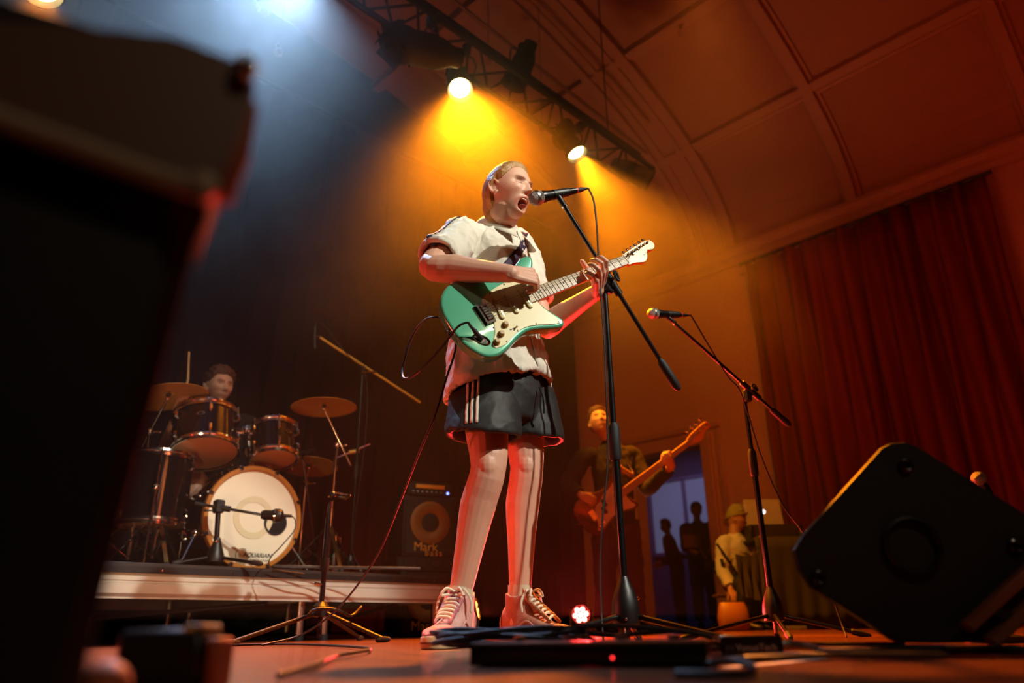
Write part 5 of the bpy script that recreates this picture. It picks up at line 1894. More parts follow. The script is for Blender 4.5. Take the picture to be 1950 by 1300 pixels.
for k in range(6):
    x, y = .676 + k * .0245, .021 + k * .0042
    tp = MB(GM).lathe([(.0055, .004), (.0055, .006), (.0034, .008), (.0034, .020), (.0008, .0205)], M4.Translation((x, y - .004, 0)), 10).obj('tuner_post', CHROME, hk)
    MB(GM).tube([(x, y + .006, -.008), (x, y + .016, -.008)], [.003, .003], 8).obj('tuner_shaft', CHROME, hk)
    MB(GM).ball((x, y + .019, -.009), (.0070, .0070, .0045), 10, 8).obj('tuner_key', CHROME, hk)
for k in range(2):
    MB(GM).lathe([(.0045, .004), (.0045, .009), (.001, .010)], M4.Translation((.70 + k * .04, .012 + .012 * k, 0)), 10).obj('string_tree', CHROME, hk)
scr_ = [(.745 + .0045 * k, .006 - .0008 * k + .004 * math.sin(k * 1.9) + .002 * k * .4, .0043) for k in range(14)]
MB(GM).tube(catmull([V(p) for p in [(x - .005, y - .016 + .018 * (x - .745) / .06, z) for x, y, z in scr_]], 3), .0009, 4, flat=.4).obj('script_mark', INK, hk)
for k in range(6):
    y = -.026 + k * .0104
    yn = -.0175 + k * .007
    MB(GM).tube([(-.006, y, .0155), (.648, yn, .0135), (.676 + k * .0245, .017 + k * .0042, .012)], .0006 if k < 3 else .0008, 5).obj('string', STEEL, g)
MB(GM).lathe([(.005, 0), (.004, .008), (.007, .010), (.007, .014), (.001, .015)], GM.inverted() @ GM @ frame((-.149, 0, -.022), (-1, 0, 0)), 10).obj('strap_button', CHROME, g)

# ---------------------------------------------------------------- joints
J = dict(
    pelvis=S(957, 742, 2.42), chest=S(938, 545, 2.42), neck=S(946, 446, 2.40),
    shR=S(882, 452, 2.28), elR=S(822, 508, 2.07), wrR=S(972, 521, 2.00),
    shL=S(990, 468, 2.55), elL=S(1036, 622, 2.52), wrL=S(1128, 592, 2.345),
    hpR=S(925, 755, 2.36), hpL=S(993, 755, 2.49),
    knR=S(930, 892, 2.29), knL=S(1003, 892, 2.45),
    anR=S(876, 1132, 2.34), anL=S(990, 1130, 2.47))
NP = GM @ V((.475, 0, .01))
KN = NP - GY * .030 + GN * .026
J['wrL'] = KN + (S(1131, 596, 2.36) - KN).normalized() * .086
HC = S(971, 367, 2.28)
HF = head_frame(HC, V((.10, -1.0, -.02)), V((.02, .16, 1)))
sing = thing('person', 'singer in pale short-sleeved shirt and black shorts playing the green guitar', 'person', (J['pelvis'].x, J['pelvis'].y, 0), 'band members')
HS = .98
mb = MB()
add_head(mb, HF, HS, .78, 160, 140, squint=1.0)
mb.tube(catmull([HF @ V((0, -.015, -.02)), HF @ V((0, -.02, -.075)), J['neck'] + V((0, .0, .015)), J['neck'] - V((0, 0, .07))], 4), lerp_list([.056, .055, .058, .085], 4), 18, round_end=True)
torso = [J['pelvis'], J['pelvis'].lerp(J['chest'], .5), J['chest'], J['neck'] - V((0, 0, .09))]
mb.tube(catmull(torso, 4), lerp_list([.115, .11, .12, .09], 4), 18, round_end=True)
BACK = V((.1, 1, 0))
limb(mb, J['shR'], J['elR'], J['wrR'], [.056, .052, .042, .047, .036, .028], n=16)
limb(mb, J['shL'], J['elL'], J['wrL'], [.056, .050, .040, .045, .035, .027], n=16)
for q in 'RL':
    limb(mb, J['hp' + q], J['kn' + q], J['an' + q], [.086, .072, .056, .057, .044, .034], BACK, .012, 18)
    k = J['kn' + q]
    mb.ball(k + V((-.017, -.019, .004)), (.037, .035, .050), 14, 10)
    mb.tube([J['an' + q], J['an' + q] - V((0, 0, .09))], [.038, .042], 12, round_end=True)
    mb.ball(J['kn' + q].lerp(J['an' + q], .25) + BACK * .020, (.040, .038, .085), 14, 10)
# strumming hand (right): back of the hand to the viewer, fingers curled on the pick
hy = (S(1016, 528, 2.04) - J['wrR']).normalized()
add_hand(mb, J['wrR'], hy, V((.05, -.1, 1)), -FWD + V((0, 0, .35)), [(.75, 1.15, .6), (.85, 1.2, .6), (.9, 1.2, .6), (.95, 1.2, .6)], 1.0, thumb=(.35, .9, -.45), thumb_curl=(.25, .2), spread=.05)
# fretting hand (left): wrist below the neck, fingers over the fingerboard
NP = GM @ V((.475, 0, .01))
KN = NP - GY * .030 + GN * .026
ly = (KN - J['wrL']).normalized()
add_hand(mb, J['wrL'], ly, GX, (GN * 1.0 - GY * .35), [(.25, 1.15, .7), (.35, 1.2, .75), (.15, 1.15, .7), (.45, 1.15, .7)], 1.0, thumb=(.10, .80, -1.0), thumb_curl=(.1, .2), spread=.25)
me = remesh(mb, .0030, 3, .4)
add_tint(me, HF, HS, .78, (.42, .29, .20))
mesh_part('body', me, SKIN, sing)
# teeth and tongue
tz = HF @ M4.Scale(HS, 4)
MB(tz).tube([(x, .074 - 28 * x * x, -.060) for x in [-.014 + .0035 * k for k in range(9)]], .0036, 6, flat=1.0).obj('teeth', mat('tooth_white', '#e8ddc8', .3), sing)
MB(tz).ball((0, .058, -.084), (.014, .018, .006)).obj('tongue', mat('tongue_pink', '#9c4a44', .4), sing)
# hair: blond, swept back behind the ears, tied at the nape
BLOND = mat('blond_hair', '#c79a5c', .38, var=.0, hex2='#8a5f30', vscale=26, stretch=(9, 1.2, 1.2), bump=.35, bscale=60)
SLICK = [(-.10, -.125), (-.03, -.112), (-.022, -.03), (-.004, .012), (.02, .022), (.036, .040), (.052, .066), (.07, .082), (.09, .09)]


def bob(mb, F, s):
    mb.tube([F @ (V((0, -.066, .02)) * s), F @ (V((0, -.068, -.05)) * s), F @ (V((0, -.058, -.115)) * s), F @ (V((0, -.05, -.145)) * s)], [.052 * s, .050 * s, .036 * s, .02 * s], 16, round_end=True)


hair(HF, HS, lambda p: pw(SLICK, p.y), lambda p: .013 + .006 * sm(.0, -.08, p.y), sing, BLOND, extra=bob, nz=.0008, groove=.0007, nu=260, nv=110)

# ---------------------------------------------------------------- shirt
SHIRT = mat('pale_grey_green_cotton', '#dcd8c8', .8, var=.08, vscale=20, bump=.5, bscale=17)
sh = MB()
lat = V((1, .20, 0)).normalized()
frn = V((.20, -1, 0)).normalized()
cx0 = (J['pelvis'] + J['chest']) / 2


def ctr(z):
    p, c, n_ = J['pelvis'], J['chest'], J['neck']
    if z < c.z:
        t = (z - p.z) / (c.z - p.z)
        q = p.lerp(c, t)
    else:
        t = (z - c.z) / (n_.z - c.z)
        q = c.lerp(n_, t)
    return V((q.x, q.y, z))


NR = 56
rows = []
zn = J['neck'].z
hemz = []
for j in range(NR):
    t = 2 * PI * j / NR           # 0 = his left (+lat), pi/2 = front
    st, ct = math.sin(t), math.cos(t)
    hemz.append(.815 + .045 * max(0, st) - .035 * max(0, -st) + .006 * math.sin(5 * t) - .02 * max(0, ct) - .02 * max(0, -ct))


def srow(z, a, b, hem=False, up=0.0):
    out = []
    for j in range(NR):
        t = 2 * PI * j / NR
        zz = hemz[j] + up if hem else z
        c = ctr(zz)
        fl = 1.0
        if z < 1.05:
            k = (1.05 - z) / .25
            fl += k * (.05 * math.sin(6 * t + .7) + .03 * math.sin(11 * t)) + k * .16 * max(0, -math.sin(t + .5))
        out.append(c + lat * (a * fl * math.cos(t)) + frn * (b * fl * math.sin(t)))
    return out


rows = [srow(1.0, .02, .02), srow(1.0, .150, .110), srow(.83, .195, .150, True, .004), srow(.83, .206, .160, True), srow(.92, .196, .150), srow(1.02, .176, .138), srow(1.12, .168, .134), srow(1.22, .170, .132),
        srow(zn - .135, .172, .124), srow(zn - .085, .160, .110), srow(zn - .045, .130, .094), srow(zn - .012, .100, .084), srow(zn + .012, .078, .074), srow(zn + .020, .066, .064)]
sh.loft(rows)
for q in 'RL':
    a, e = J['sh' + q], J['el' + q]
    ins = a.lerp(J['neck'] - V((0, 0, .07)), .5)
    sleeve(sh, [ins, a + V((0, 0, .0)), a.lerp(e, .42), a.lerp(e, .84 if q == 'R' else .7) + (V((0, 0, .012)) if q == 'R' else V())], [.060, .064, .064, .067] if q == 'R' else [.055, .060, .060, .064], .07, .008, 28)
me = remesh(sh, .0065, 3)
wr1 = wrinkle(.0085, 9.5, 4, (1, 1, .45))
wr2 = wrinkle(.0026, 22, 8, (1, 1, .7))
mesh_shirt_raw = None
ns = [v.normal.copy() for v in me.vertices]
for v, nn in zip(me.vertices, ns):
    v.co += wr1(v.co, nn) + wr2(v.co, nn)
me.update()
mesh_world = me.copy()
shirt = mesh_part('shirt', me, SHIRT, sing)
NAVY = mat('navy_tape', '#2c4258', .7)
a, e = J['shR'], J['elR']
ad = (e - a).normalized()
outv = V((0, 0, .55)) - FWD * .60 - RGT * .35
strip_on(mesh_world, [a.lerp(e, -.16 + .96 * k / 16) for k in range(17)], .020, outv, 'sleeve_stripe', NAVY, shirt, .0060)
# placket down the front
pf = [V((*(ctr(z).xy), z)) + lat * .004 for z in [zn - .02 - (zn - .86) * k / 28 for k in range(29)]]
strip_on(mesh_world, pf, .030, frn, 'placket', SHIRT, shirt, .0030, side=lat)
for k in range(5):
    z = zn - .10 - k * .105
    c = V((*(ctr(z).xy), z))
    bvh = BVHTree.FromPolygons([v.co.copy() for v in mesh_world.vertices], [list(p.vertices) for p in mesh_world.polygons])
    hit = bvh.ray_cast(c + frn * .4, -frn)
    if hit[0]:
        MB(frame(hit[0] + hit[1] * .005, hit[1])).lathe([(.0052, 0), (.0052, .0018), (.003, .0022), (.001, .0014)], M4(), 12).obj('button', mat('pearl_button', '#cfc9bc', .3), shirt)
# collar: stand and two leaves, blue inside
COLI = mat('grey_blue_collar_lining', '#7f98b0', .75)
colr = []
for k in range(25):
    t = PI / 2 + .42 + (2 * PI - .84) * k / 24     # starts and ends at the front opening
    c = J['neck'] + V((0, 0, .0))
    dirv = lat * math.cos(t) + frn * math.sin(t)
    drop = .045 * max(0, math.sin(t)) ** 1.2
    open_ = max(0, math.sin(t))
    pin = c + dirv * (.066 + .012 * open_) + V((0, 0, -.015 - drop * 1.1))
    ptop = c + dirv * (.074 + .020 * open_) + V((0, 0, .046 - drop * 1.2)) 
    pout = c + dirv * (.108 + .045 * open_) + V((0, 0, -.010 - drop * 1.85))
    colr.append([pin, pin.lerp(ptop, .5), ptop, ptop.lerp(pout, .5) + V((0, 0, .006)), pout])
MB().grid(colr, -.003).obj('collar', SHIRT, shirt, angle=0)
MB().grid([[r_[0] - V((0, 0, .0)), r_[1], r_[2] - V((0, 0, .002))] for r_ in [[p + (J['neck'] - p) * .06 for p in rr_] for rr_ in colr]], .002).obj('collar_lining', COLI, shirt, angle=0)

# ---------------------------------------------------------------- shorts
SHORTS = mat('black_nylon', '#1e1d1b', .62, var=.2, vscale=14, bump=.06, bscale=90)
so = MB()
pel = J['pelvis']
so.loft([ring(pel + V((0, 0, z)), lat, frn, a, b, 36) for z, a, b in ((-.14, .10, .08), (-.12, .160, .118), (-.04, .174, .132), (.06, .166, .126), (.13, .150, .115), (.14, .10, .08))])
for q in 'RL':
    h, k = J['hp' + q], J['kn' + q]
    d = (k - h).normalized()
    o = lat * (.018 if q == 'L' else -.018)
    pts = [h + V((0, 0, .06)), h + o * .5, h.lerp(k, .35) + o, h.lerp(k, .60) + o * 1.3]
    cat_ = catmull(pts, 5)
    rr_ = lerp_list([.100, .114, .117, .122], 5)
    rings = [ring(p, lat, frn, r_ * 1.0, r_ * 1.04, 36) for p, r_ in zip(cat_, rr_)]
    e = cat_[-1]
    hem = [p + V((0, 0, .005 * math.sin(2 * i * 2 * PI / 36) - .010 * math.sin(i * 2 * PI / 36))) for i, p in enumerate(rings[-1])]
    rings[-1] = hem
    rings.append([p + (e - p) * .11 for p in hem])
    rings.append([p + (e - p) * .20 + V((0, 0, .05)) for p in hem])
    rings.append([p + (e - p) * .9 + V((0, 0, .055)) for p in hem])
    so.loft(rings)
me = remesh(so, .0065, 7)
w1, w2 = wrinkle(.0040, 7, 21, (1, 1, .8)), wrinkle(.0009, 20, 2)
ns = [v.normal.copy() for v in me.vertices]
for v, nn in zip(me.vertices, ns):
    v.co += w1(v.co, nn) + w2(v.co, nn)
me.update()
mw2 = me.copy()
shorts = mesh_part('shorts', me, SHORTS, sing)
STRIPE = mat('white_stripe_tape', '#e8d8c8', .7)
for q, sg in (('R', -1), ('L', 1)):
    h, k = J['hp' + q], J['kn' + q]
    for i in (-1, 0, 1):
        o = lat * sg + frn * (.22 if q == 'R' else .3)
        o.normalize()
        sd = o.cross(V((0, 0, 1)))
        pth = [h + V((0, 0, .10)) + (k - h) * (1.02 * t / 20) + sd * (.0175 * i) + lat * sg * .02 for t in range(21)]
        zmin = (h.lerp(k, .60)).z + .004
        pth = [p for p in pth if p.z > zmin]
        strip_on(mw2, pth, .0085, o, 'stripe', STRIPE, shorts, .0026, side=sd)
MB().tube(catmull([pel + frn * .150 + V((0, 0, -.02)), pel + frn * .165 + V((0, 0, -.06)), pel + frn * .163 + lat * .006 + V((0, 0, -.11))], 5), .0025, 6, round_end=True).obj('drawstring', BLACK, shorts)

# ---------------------------------------------------------------- socks and shoes
SOCK = mat('cream_ribbed_sock', '#d8c8a8', .85, bump=.3, bscale=80, stretch=(6, 6, .4))
PINK = mat('dusty_pink_suede', '#b96c72', .8, var=.18, vscale=30, bump=.1, bscale=120)
CANV = mat('pale_pink_canvas', '#d7a79c', .8, var=.2, vscale=40, bump=.1, bscale=160)
TANP = mat('tan_floral_canvas', '#c79a7a', .8, hex2='#8d4a44', vscale=28, var=0, bump=.1, bscale=160)
GUM = mat('cream_rubber_sole', '#d9bd8e', .55, var=.12)
LACE = mat('cream_lace', '#eadfc6', .75)


def sneaker(ank, toe, side_mat, cap_mat, label, L=.285):
    t = V((toe[0], toe[1], 0)).normalized()
    sd = V((t.y, -t.x, 0))
    c = V((ank.x, ank.y, .0)) + t * .016
    q = M4((sd, t, V((0, 0, 1)))).transposed().to_4x4()
    q.translation = c
    sl = thing('sneaker', label, 'x', c)
    COL.objects.unlink(sl)
    bpy.data.objects.remove(sl)
    k = L / .285
    out = [(-.030, -.075), (-.040, -.05), (-.042, 0), (-.042, .06), (-.050, .12), (-.048, .165), (-.034, .198), (-.010, .211), (.016, .208), (.036, .190), (.046, .155), (.046, .11), (.040, .05), (.038, 0), (.036, -.05), (.027, -.078), (0, -.086)]
    ol = [(p.x * k, p.y * k) for p in catmull([V((a, b, 0)) for a, b in out], 3, True)]
    root = MB(q).prism(ol, .001, .034, bevel=.005, seg=2).obj('sneaker', GUM, sing, label=label)
    MB(q).prism([(x * 1.015, y * 1.01) for x, y in ol], .014, .019).obj('sole_line', mat('brown_foxing_line', '#7a4438', .6), root)
    up = MB(q)
    secs = [(-.078, .024, .030, .095), (-.066, .034, .026, .118), (-.03, .038, .026, .125), (.01, .038, .026, .115), (.05, .038, .026, .094), (.09, .041, .026, .074), (.13, .043, .026, .060), (.165, .040, .026, .054), (.19, .030, .026, .047), (.203, .014, .026, .038)]
    rings = []
    for yy, w, z0, z1 in secs:
        rg = []
        for j in range(20):
            a = 2 * PI * j / 20
            ca, sa = math.cos(a), math.sin(a)
            rg.append(V((w * k * math.copysign(abs(ca) ** .8, ca), yy * k, (z0 + z1) / 2 + (z1 - z0) / 2 * math.copysign(abs(sa) ** .8, sa))))
        rings.append(rg)
    up.loft(rings)
    lean = q.inverted().to_3x3() @ V((0, 0, 0))
    col = [ring(V((0, -.012 - .0 * z, z)), V((1, 0, 0)), V((0, 1, 0)), a * k, b * k, 24) for z, a, b in ((.05, .040, .060), (.09, .042, .058), (.125, .044, .054), (.148, .046, .054))]
    hi = col[-1]
    hi = [p + V((0, 0, .010 * (p.y < -.03) - .008 * (p.y > .02))) for p in hi]
    col[-1] = hi
    col += [[V((p.x * .84, (p.y + .012) * .84 - .012, p.z)) for p in hi], [V((p.x * .8, (p.y + .012) * .8 - .012, p.z - .05)) for p in hi], [V((p.x * .1, -.012, .09)) for p in hi]]
    up.loft(col)
    mu = remesh(up, .0048, 2)
    upo = mesh_part('upper', mu, side_mat, root)
    # toe cap and heel patch: fitted shells
    for nm, ya, yb, m_ in (('toe_cap', .115, .203, cap_mat), ('heel_patch', -.079, -.035, cap_mat)):
        rr = []
        for (yy, w, z0, z1) in secs:
            if ya - .001 <= yy <= yb + .001 or (nm == 'toe_cap' and yy >= ya):
                rr.append([V(((w * k + .0022) * math.copysign(abs(math.cos(a)) ** .8, math.cos(a)), (yy + (.002 if nm == 'toe_cap' else -.002)) * k, (z0 + z1) / 2 + ((z1 - z0) / 2 * (1.0 if nm == 'toe_cap' else .7) + .0022) * math.copysign(abs(math.sin(a)) ** .8, math.sin(a)))) for a in [2 * PI * j / 24 for j in range(24)]])
        MB(q).loft(rr).obj(nm, m_, root)
    # tongue
    MB(q).grid([[V((x * k, (.055 - .047 * v_) * k, .096 + .072 * v_ + .004 * math.cos(x * 60))) for x in (-.024, -.012, 0, .012, .024)] for v_ in [i / 6 for i in range(7)]], .006).obj('tongue', cap_mat, root)
    # eyestays and laces
    for sx in (-1, 1):
        pth = [V((sx * (.024 + .004 * v_) * k, (.118 - .100 * v_) * k, .066 + .075 * v_ + .004)) for v_ in [i / 8 for i in range(9)]]
        MB(q).tube(pth, .0065, 8, flat=.6, round_end=True).obj('eyestay', cap_mat, root)
    rnd = random.Random(int(c.x * 1000))
    for i in range(8):
        v_ = i / 7
        yy, zz, w = (.112 - .094 * v_) * k, .079 + .070 * v_, (.026 + .004 * v_) * k
        sk = rnd.uniform(-.006, .006)
        MB(q).tube(catmull([V((-w, yy + sk, zz - .006)), V((-w * .5, yy + sk * .5, zz + .004)), V((w * .5, yy - sk * .5, zz + .005)), V((w, yy - sk, zz - .006))], 4), .0042, 7, flat=.75).obj('lace', LACE, root)
    for sx in (-1, 1):
        MB(q).tube(catmull([V((0, .018, .155)), V((sx * .03, .034, .162)), V((sx * .052, .030, .130)), V((sx * .055, .034, .098))], 5), .0038, 7, round_end=True).obj('lace_end', LACE, root)
        MB(q).tube(catmull([V((0, .020, .154)), V((sx * .020, .044, .165)), V((sx * .034, .050, .145)), V((sx * .018, .036, .148))], 5), .0038, 7, round_end=True).obj('lace_loop', LACE, root)
    MB(q).tube(catmull([V((sd_ * .041 * k, y_, z_)) for sd_, y_, z_ in ((1, -.05, .05), (1, .0, .052), (1, .04, .070), (1, .075, .048))], 5), .004, 6, flat=.5).obj('side_stripe', CANV, root)
    MB(q).tube(catmull([V((sd_ * .041 * k, y_, z_)) for sd_, y_, z_ in ((-1, -.05, .05), (-1, .0, .052), (-1, .04, .070), (-1, .075, .048))], 5), .004, 6, flat=.5).obj('side_stripe', CANV, root)
    return root


tR = -FWD * 1.0 - RGT * .30
tL = -FWD * .62 + RGT * .80
for q, tdir, sm_, cm, lab in (('R', tR, CANV, PINK, 'dusty pink high-top sneaker pointing at the camera'), ('L', tL, TANP, mat('tan_suede', '#b98a68', .8), 'tan floral high-top sneaker pointing right')):
    a = J['an' + q]
    sneaker(a, tdir, sm_, cm, lab)
    MB().tube(catmull([V((a.x, a.y, .11)), V((a.x, a.y, .13)), a + V((0, 0, -.005)), a + V((0, 0, .018)) + (J['kn' + q] - a) * .02], 4), lerp_list([.036, .038, .0385, .0385], 4), 24).obj('sock', SOCK, sing)
# ---------------------------------------------------------------- strap and guitar lead
PURP = mat('dark_purple_strap', '#2a1c38', .7)
hornt = GM @ V((.272, .150, -.02))
bvh = BVHTree.FromPolygons([v.co.copy() for v in mesh_world.vertices], [list(p.vertices) for p in mesh_world.polygons])
stop_ = J['neck'] + lat * .118 + V((0, 0, .03))
strip_on(mesh_world, [hornt.lerp(stop_, .05 + .95 * k / 14) for k in range(15)], .042, frn + V((0, 0, .35)), 'strap', PURP, g, .006, side=lat)
sb_ = [J['neck'] + lat * .110 - frn * .05, J['chest'] - frn * .1 + V((0, 0, .10)), J['pelvis'] - frn * .1 - lat * .13 + V((0, 0, .22))]
strip_on(mesh_world, catmull(sb_, 7), .042, -frn + V((0, 0, .25)), 'strap_back', PURP, g, .006, side=lat)
e0_ = GM @ V((-.152, 0, -.022))
MB().tube(catmull([hornt, hornt + (stop_ - hornt) * .08 + frn * .01], 3), .014, 8, flat=.2, up=lat).obj('strap_end', PURP, g)
h_ = bvh.find_nearest(sb_[-1])
MB().tube(catmull([h_[0] + h_[1] * .006, (h_[0] + e0_) / 2 - lat * .03, e0_], 6), .016, 8, flat=.12, up=V((0, 0, 1))).obj('strap_end', PURP, g, angle=0)
jk = GM @ V((-.078, -.083, .004))
jd = (P(893, 617, 1.98) - jk).normalized()
cb = thing('guitar_cable', 'black guitar lead plugged into the green guitar and looping down to the floor', 'cable', (jk.x, jk.y, 0))
MB().tube([jk, jk + jd * .035, jk + jd * .04, jk + jd * .065], [.0075, .0075, .0055, .004], 10).obj('jack_plug', RUBBER, cb)
cpts = [jk + jd * .06, P(890, 614, 1.97), P(872, 622, 1.98), P(850, 650, 2.02), P(815, 690, 2.08), P(785, 716, 2.14), P(768, 718, 2.2), P(769, 690, 2.24), P(785, 640, 2.22), P(808, 610, 2.18), P(832, 604, 2.16),
        P(862, 615, 2.20), P(868, 660, 2.2), P(850, 720, 2.2), P(828, 790, 2.22), P(795, 870, 2.28), P(760, 960, 2.38), P(722, 1050, 2.5), P(672, 1125, 2.66), P(625, 1175, 2.8), P(570, 1210, 2.9), P(500, 1224, 2.8)]
cpts[-1].z = .006
MB().tube(catmull(cpts, 6), .0036, 7, round_end=True).obj('lead', CABLEM, cb)
# ================================================================== bassist
BRN = mat('brown_hair', '#6a4524', .6, var=.0, hex2='#3c2412', vscale=40, bump=.4, bscale=90)
DKBR = mat('dark_brown_hair', '#6a3c22', .6, var=.0, hex2='#3a2012', vscale=60, bump=.6, bscale=110)
SKIN2 = SKIN
DB = 5.62
# bass guitar frame first, hands follow it
bB = P(1132, 978, 5.40)
bT = None
lo, hi = 5.0, 7.0
for _ in range(40):
    md_ = (lo + hi) / 2
    if (P(1344, 818, md_) - bB).length < 1.02:
        lo = md_
    else:
        hi = md_
bT = P(1344, 818, lo)
BX = (bT - bB).normalized()
BN = V((-.30, -1, .05))
BN = (BN - BX * BN.dot(BX)).normalized()
BY = BN.cross(BX)
BM = M4((BX, BY, BN)).transposed().to_4x4()
BM.translation = bB
bg_ = thing('bass_guitar', 'sunburst bass guitar with white pickguard and long maple neck held by the bassist', 'guitar', bB)
SUNB = mat('sunburst_brown', '#6a3212', .25, hex2='#30140a', var=0, vscale=3, coat=.6)
po = [(-.13, 0), (-.128, .07), (-.10, .125), (-.04, .155), (.03, .150), (.10, .118), (.16, .105), (.22, .118), (.28, .150), (.335, .172), (.362, .160), (.345, .125), (.30, .085), (.272, .045), (.262, 0), (.268, -.045), (.285, -.085), (.302, -.125),
      (.290, -.150), (.245, -.150), (.18, -.122), (.12, -.112), (.05, -.128), (-.02, -.152), (-.08, -.140), (-.12, -.085)]
MB(BM).prism([(p.x, p.y) for p in catmull([V((a, b, 0)) for a, b in po], 4, True)], -.044, 0, bevel=.009, seg=3).obj('guitar_body', SUNB, bg_, angle=50)
pg2 = [(.26, .05), (.25, .10), (.20, .085), (.13, .07), (.08, .045), (.03, .03), (.0, -.02), (-.02, -.07), (-.05, -.105), (-.03, -.125), (.03, -.112), (.10, -.095), (.18, -.105), (.25, -.130), (.28, -.125), (.27, -.09), (.262, -.04)]
MB(BM).prism([(p.x, p.y) for p in catmull([V((a, b, 0)) for a, b in pg2], 3, True)], 0, .003).obj('pickguard', mat('white_plastic', '#e6dcc8', .35), bg_)
for x, y in ((.105, .022), (.075, -.022)):
    MB(BM).box((x, y, .008), (.028, .055, .012), .003).obj('pickup', BLACK, bg_)
MB(BM).box((-.01, 0, .006), (.045, .08, .012), .002).obj('bridge', CHROME, bg_)
for x, y in ((.02, -.085), (-.015, -.10)):
    MB(BM).lathe([(.012, .003), (.011, .018), (.001, .019)], M4.Translation((x, y, 0)), 14).obj('knob', CHROME, bg_)
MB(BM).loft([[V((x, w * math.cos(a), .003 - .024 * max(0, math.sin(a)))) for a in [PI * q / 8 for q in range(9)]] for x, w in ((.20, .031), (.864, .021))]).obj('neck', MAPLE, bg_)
fb2 = MB(BM).loft([[V((x, -w, .003)), V((x, w, .003)), V((x, w * .9, .009)), V((x, -w * .9, .009))] for x, w in ((.225, .031), (.864, .021))]).obj('fingerboard', mat('amber_maple_board', '#c79048', .35), bg_, angle=30)
for k in range(1, 20):
    x = .864 * 2 ** (-k / 12)
    MB(BM).box((x, 0, .0095), (.002, .045, .002)).obj('fret', STEEL, fb2)
hs2 = [(.862, .021), (.89, .034), (.93, .042), (.97, .046), (1.01, .050), (1.05, .048), (1.066, .030), (1.060, .006), (1.04, -.006), (1.02, -.002), (1.0, -.012), (.97, -.034), (.94, -.040), (.905, -.030), (.862, -.021)]
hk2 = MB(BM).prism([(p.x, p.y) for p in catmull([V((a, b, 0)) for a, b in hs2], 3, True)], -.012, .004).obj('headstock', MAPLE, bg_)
for k in range(4):
    x, y = .905 + k * .042, .026 + k * .004
    MB(BM).lathe([(.010, .004), (.006, .008), (.006, .022), (.001, .023)], M4.Translation((x, y - .012, 0)), 10).obj('tuner_post', CHROME, hk2)
    MB(BM).cyl((x, y + .01, -.004), (x, y + .038, -.004), .004, n=8).obj('tuner_shaft', CHROME, hk2)
    MB(BM).ball((x, y + .048, -.004), (.013, .013, .004), 10, 6).obj('tuner_key', CHROME, hk2)
for k in range(4):
    MB(BM).tube([(-.005, -.028 + .019 * k, .016), (.864, -.014 + .0095 * k, .013), (.905 + k * .042, .013 + k * .004, .013)], .0014, 5).obj('string', STEEL, bg_)

nl = BM @ V((.66, 0, .0))
Jb = dict(pelvis=P(1172, 992, DB), neck=P(1160, 845, DB), head=P(1141, 803, DB - .05), face=V((-.62, -.70, .38)), up=V((.10, .25, 1)),
          shR=P(1110, 873, DB - .10), shL=P(1205, 868, DB + .16), elR=P(1080, 925, DB - .20), wrR=P(1108, 943, DB - .30),
          elL=P(1232, 930, DB + .12), wrL=nl - BY * .055 + BN * .03,
          hpR=P(1152, 1000, DB - .05), hpL=P(1192, 1000, DB + .10), knR=P(1152, 1100, DB - .1), knL=P(1206, 1098, DB + .08), anR=P(1150, 1188, DB - .08), anL=P(1212, 1188, DB + .12),
          toeR=(-.5, -1, 0), toeL=(.2, -1, 0))
for k in ('anR', 'anL'):
    Jb[k].z = .09
hands = dict(R=dict(y=(BM @ V((.10, -.01, .03)) - Jb['wrR']), x=V((0, 0, 1)), z=-FWD, curl=[(.7, .9, .5)] * 4),
             L=dict(y=(nl - BY * .02 + BN * .045 - Jb['wrL']), x=BX, z=BN - BY * .3, curl=[(.6, 1.2, .7)] * 4))
figure('bassist in dark brown sweater and loose trousers standing behind the singer', Jb,
       dict(skin=SKIN2, top=mat('dark_brown_wool', '#2a1a13', .9, bump=.2, bscale=150), trousers=mat('brown_grey_trousers', '#4a382c', .85), shoes=BLACK),
       hands=hands, hairspec=short_hair(BRN, .020, .006), group='band members', top_r=1.02, brow=(.45, .33, .25), eyes=False)
# strap over the bassist's shoulder
hornb = BM @ V((.350, .160, -.02))
MB().tube(catmull([hornb, P(1206, 905, DB - .10), P(1192, 880, DB - .04), P(1181, 862, DB + .02), P(1178, 852, DB + .10), P(1175, 880, DB + .24), P(1150, 940, DB + .2), P(1120, 960, DB), BM @ V((-.13, 0, -.02))], 5), .022, 8, flat=.1, up=V((0, 0, 1))).obj('strap', mat('tan_strap', '#a9783c', .6), bg_, angle=0)
cable('guitar_cable', 'thin lead sticking out from the end of the bass guitar', [BM @ V((-.02, -.13, .004)), P(1115, 990, 5.38), P(1100, 998, 5.36), P(1095, 1005, 5.36), P(1108, 1080, 5.4), V((P(1112, 1180, 5.4).x, P(1112, 1180, 5.4).y, .006))], .004)

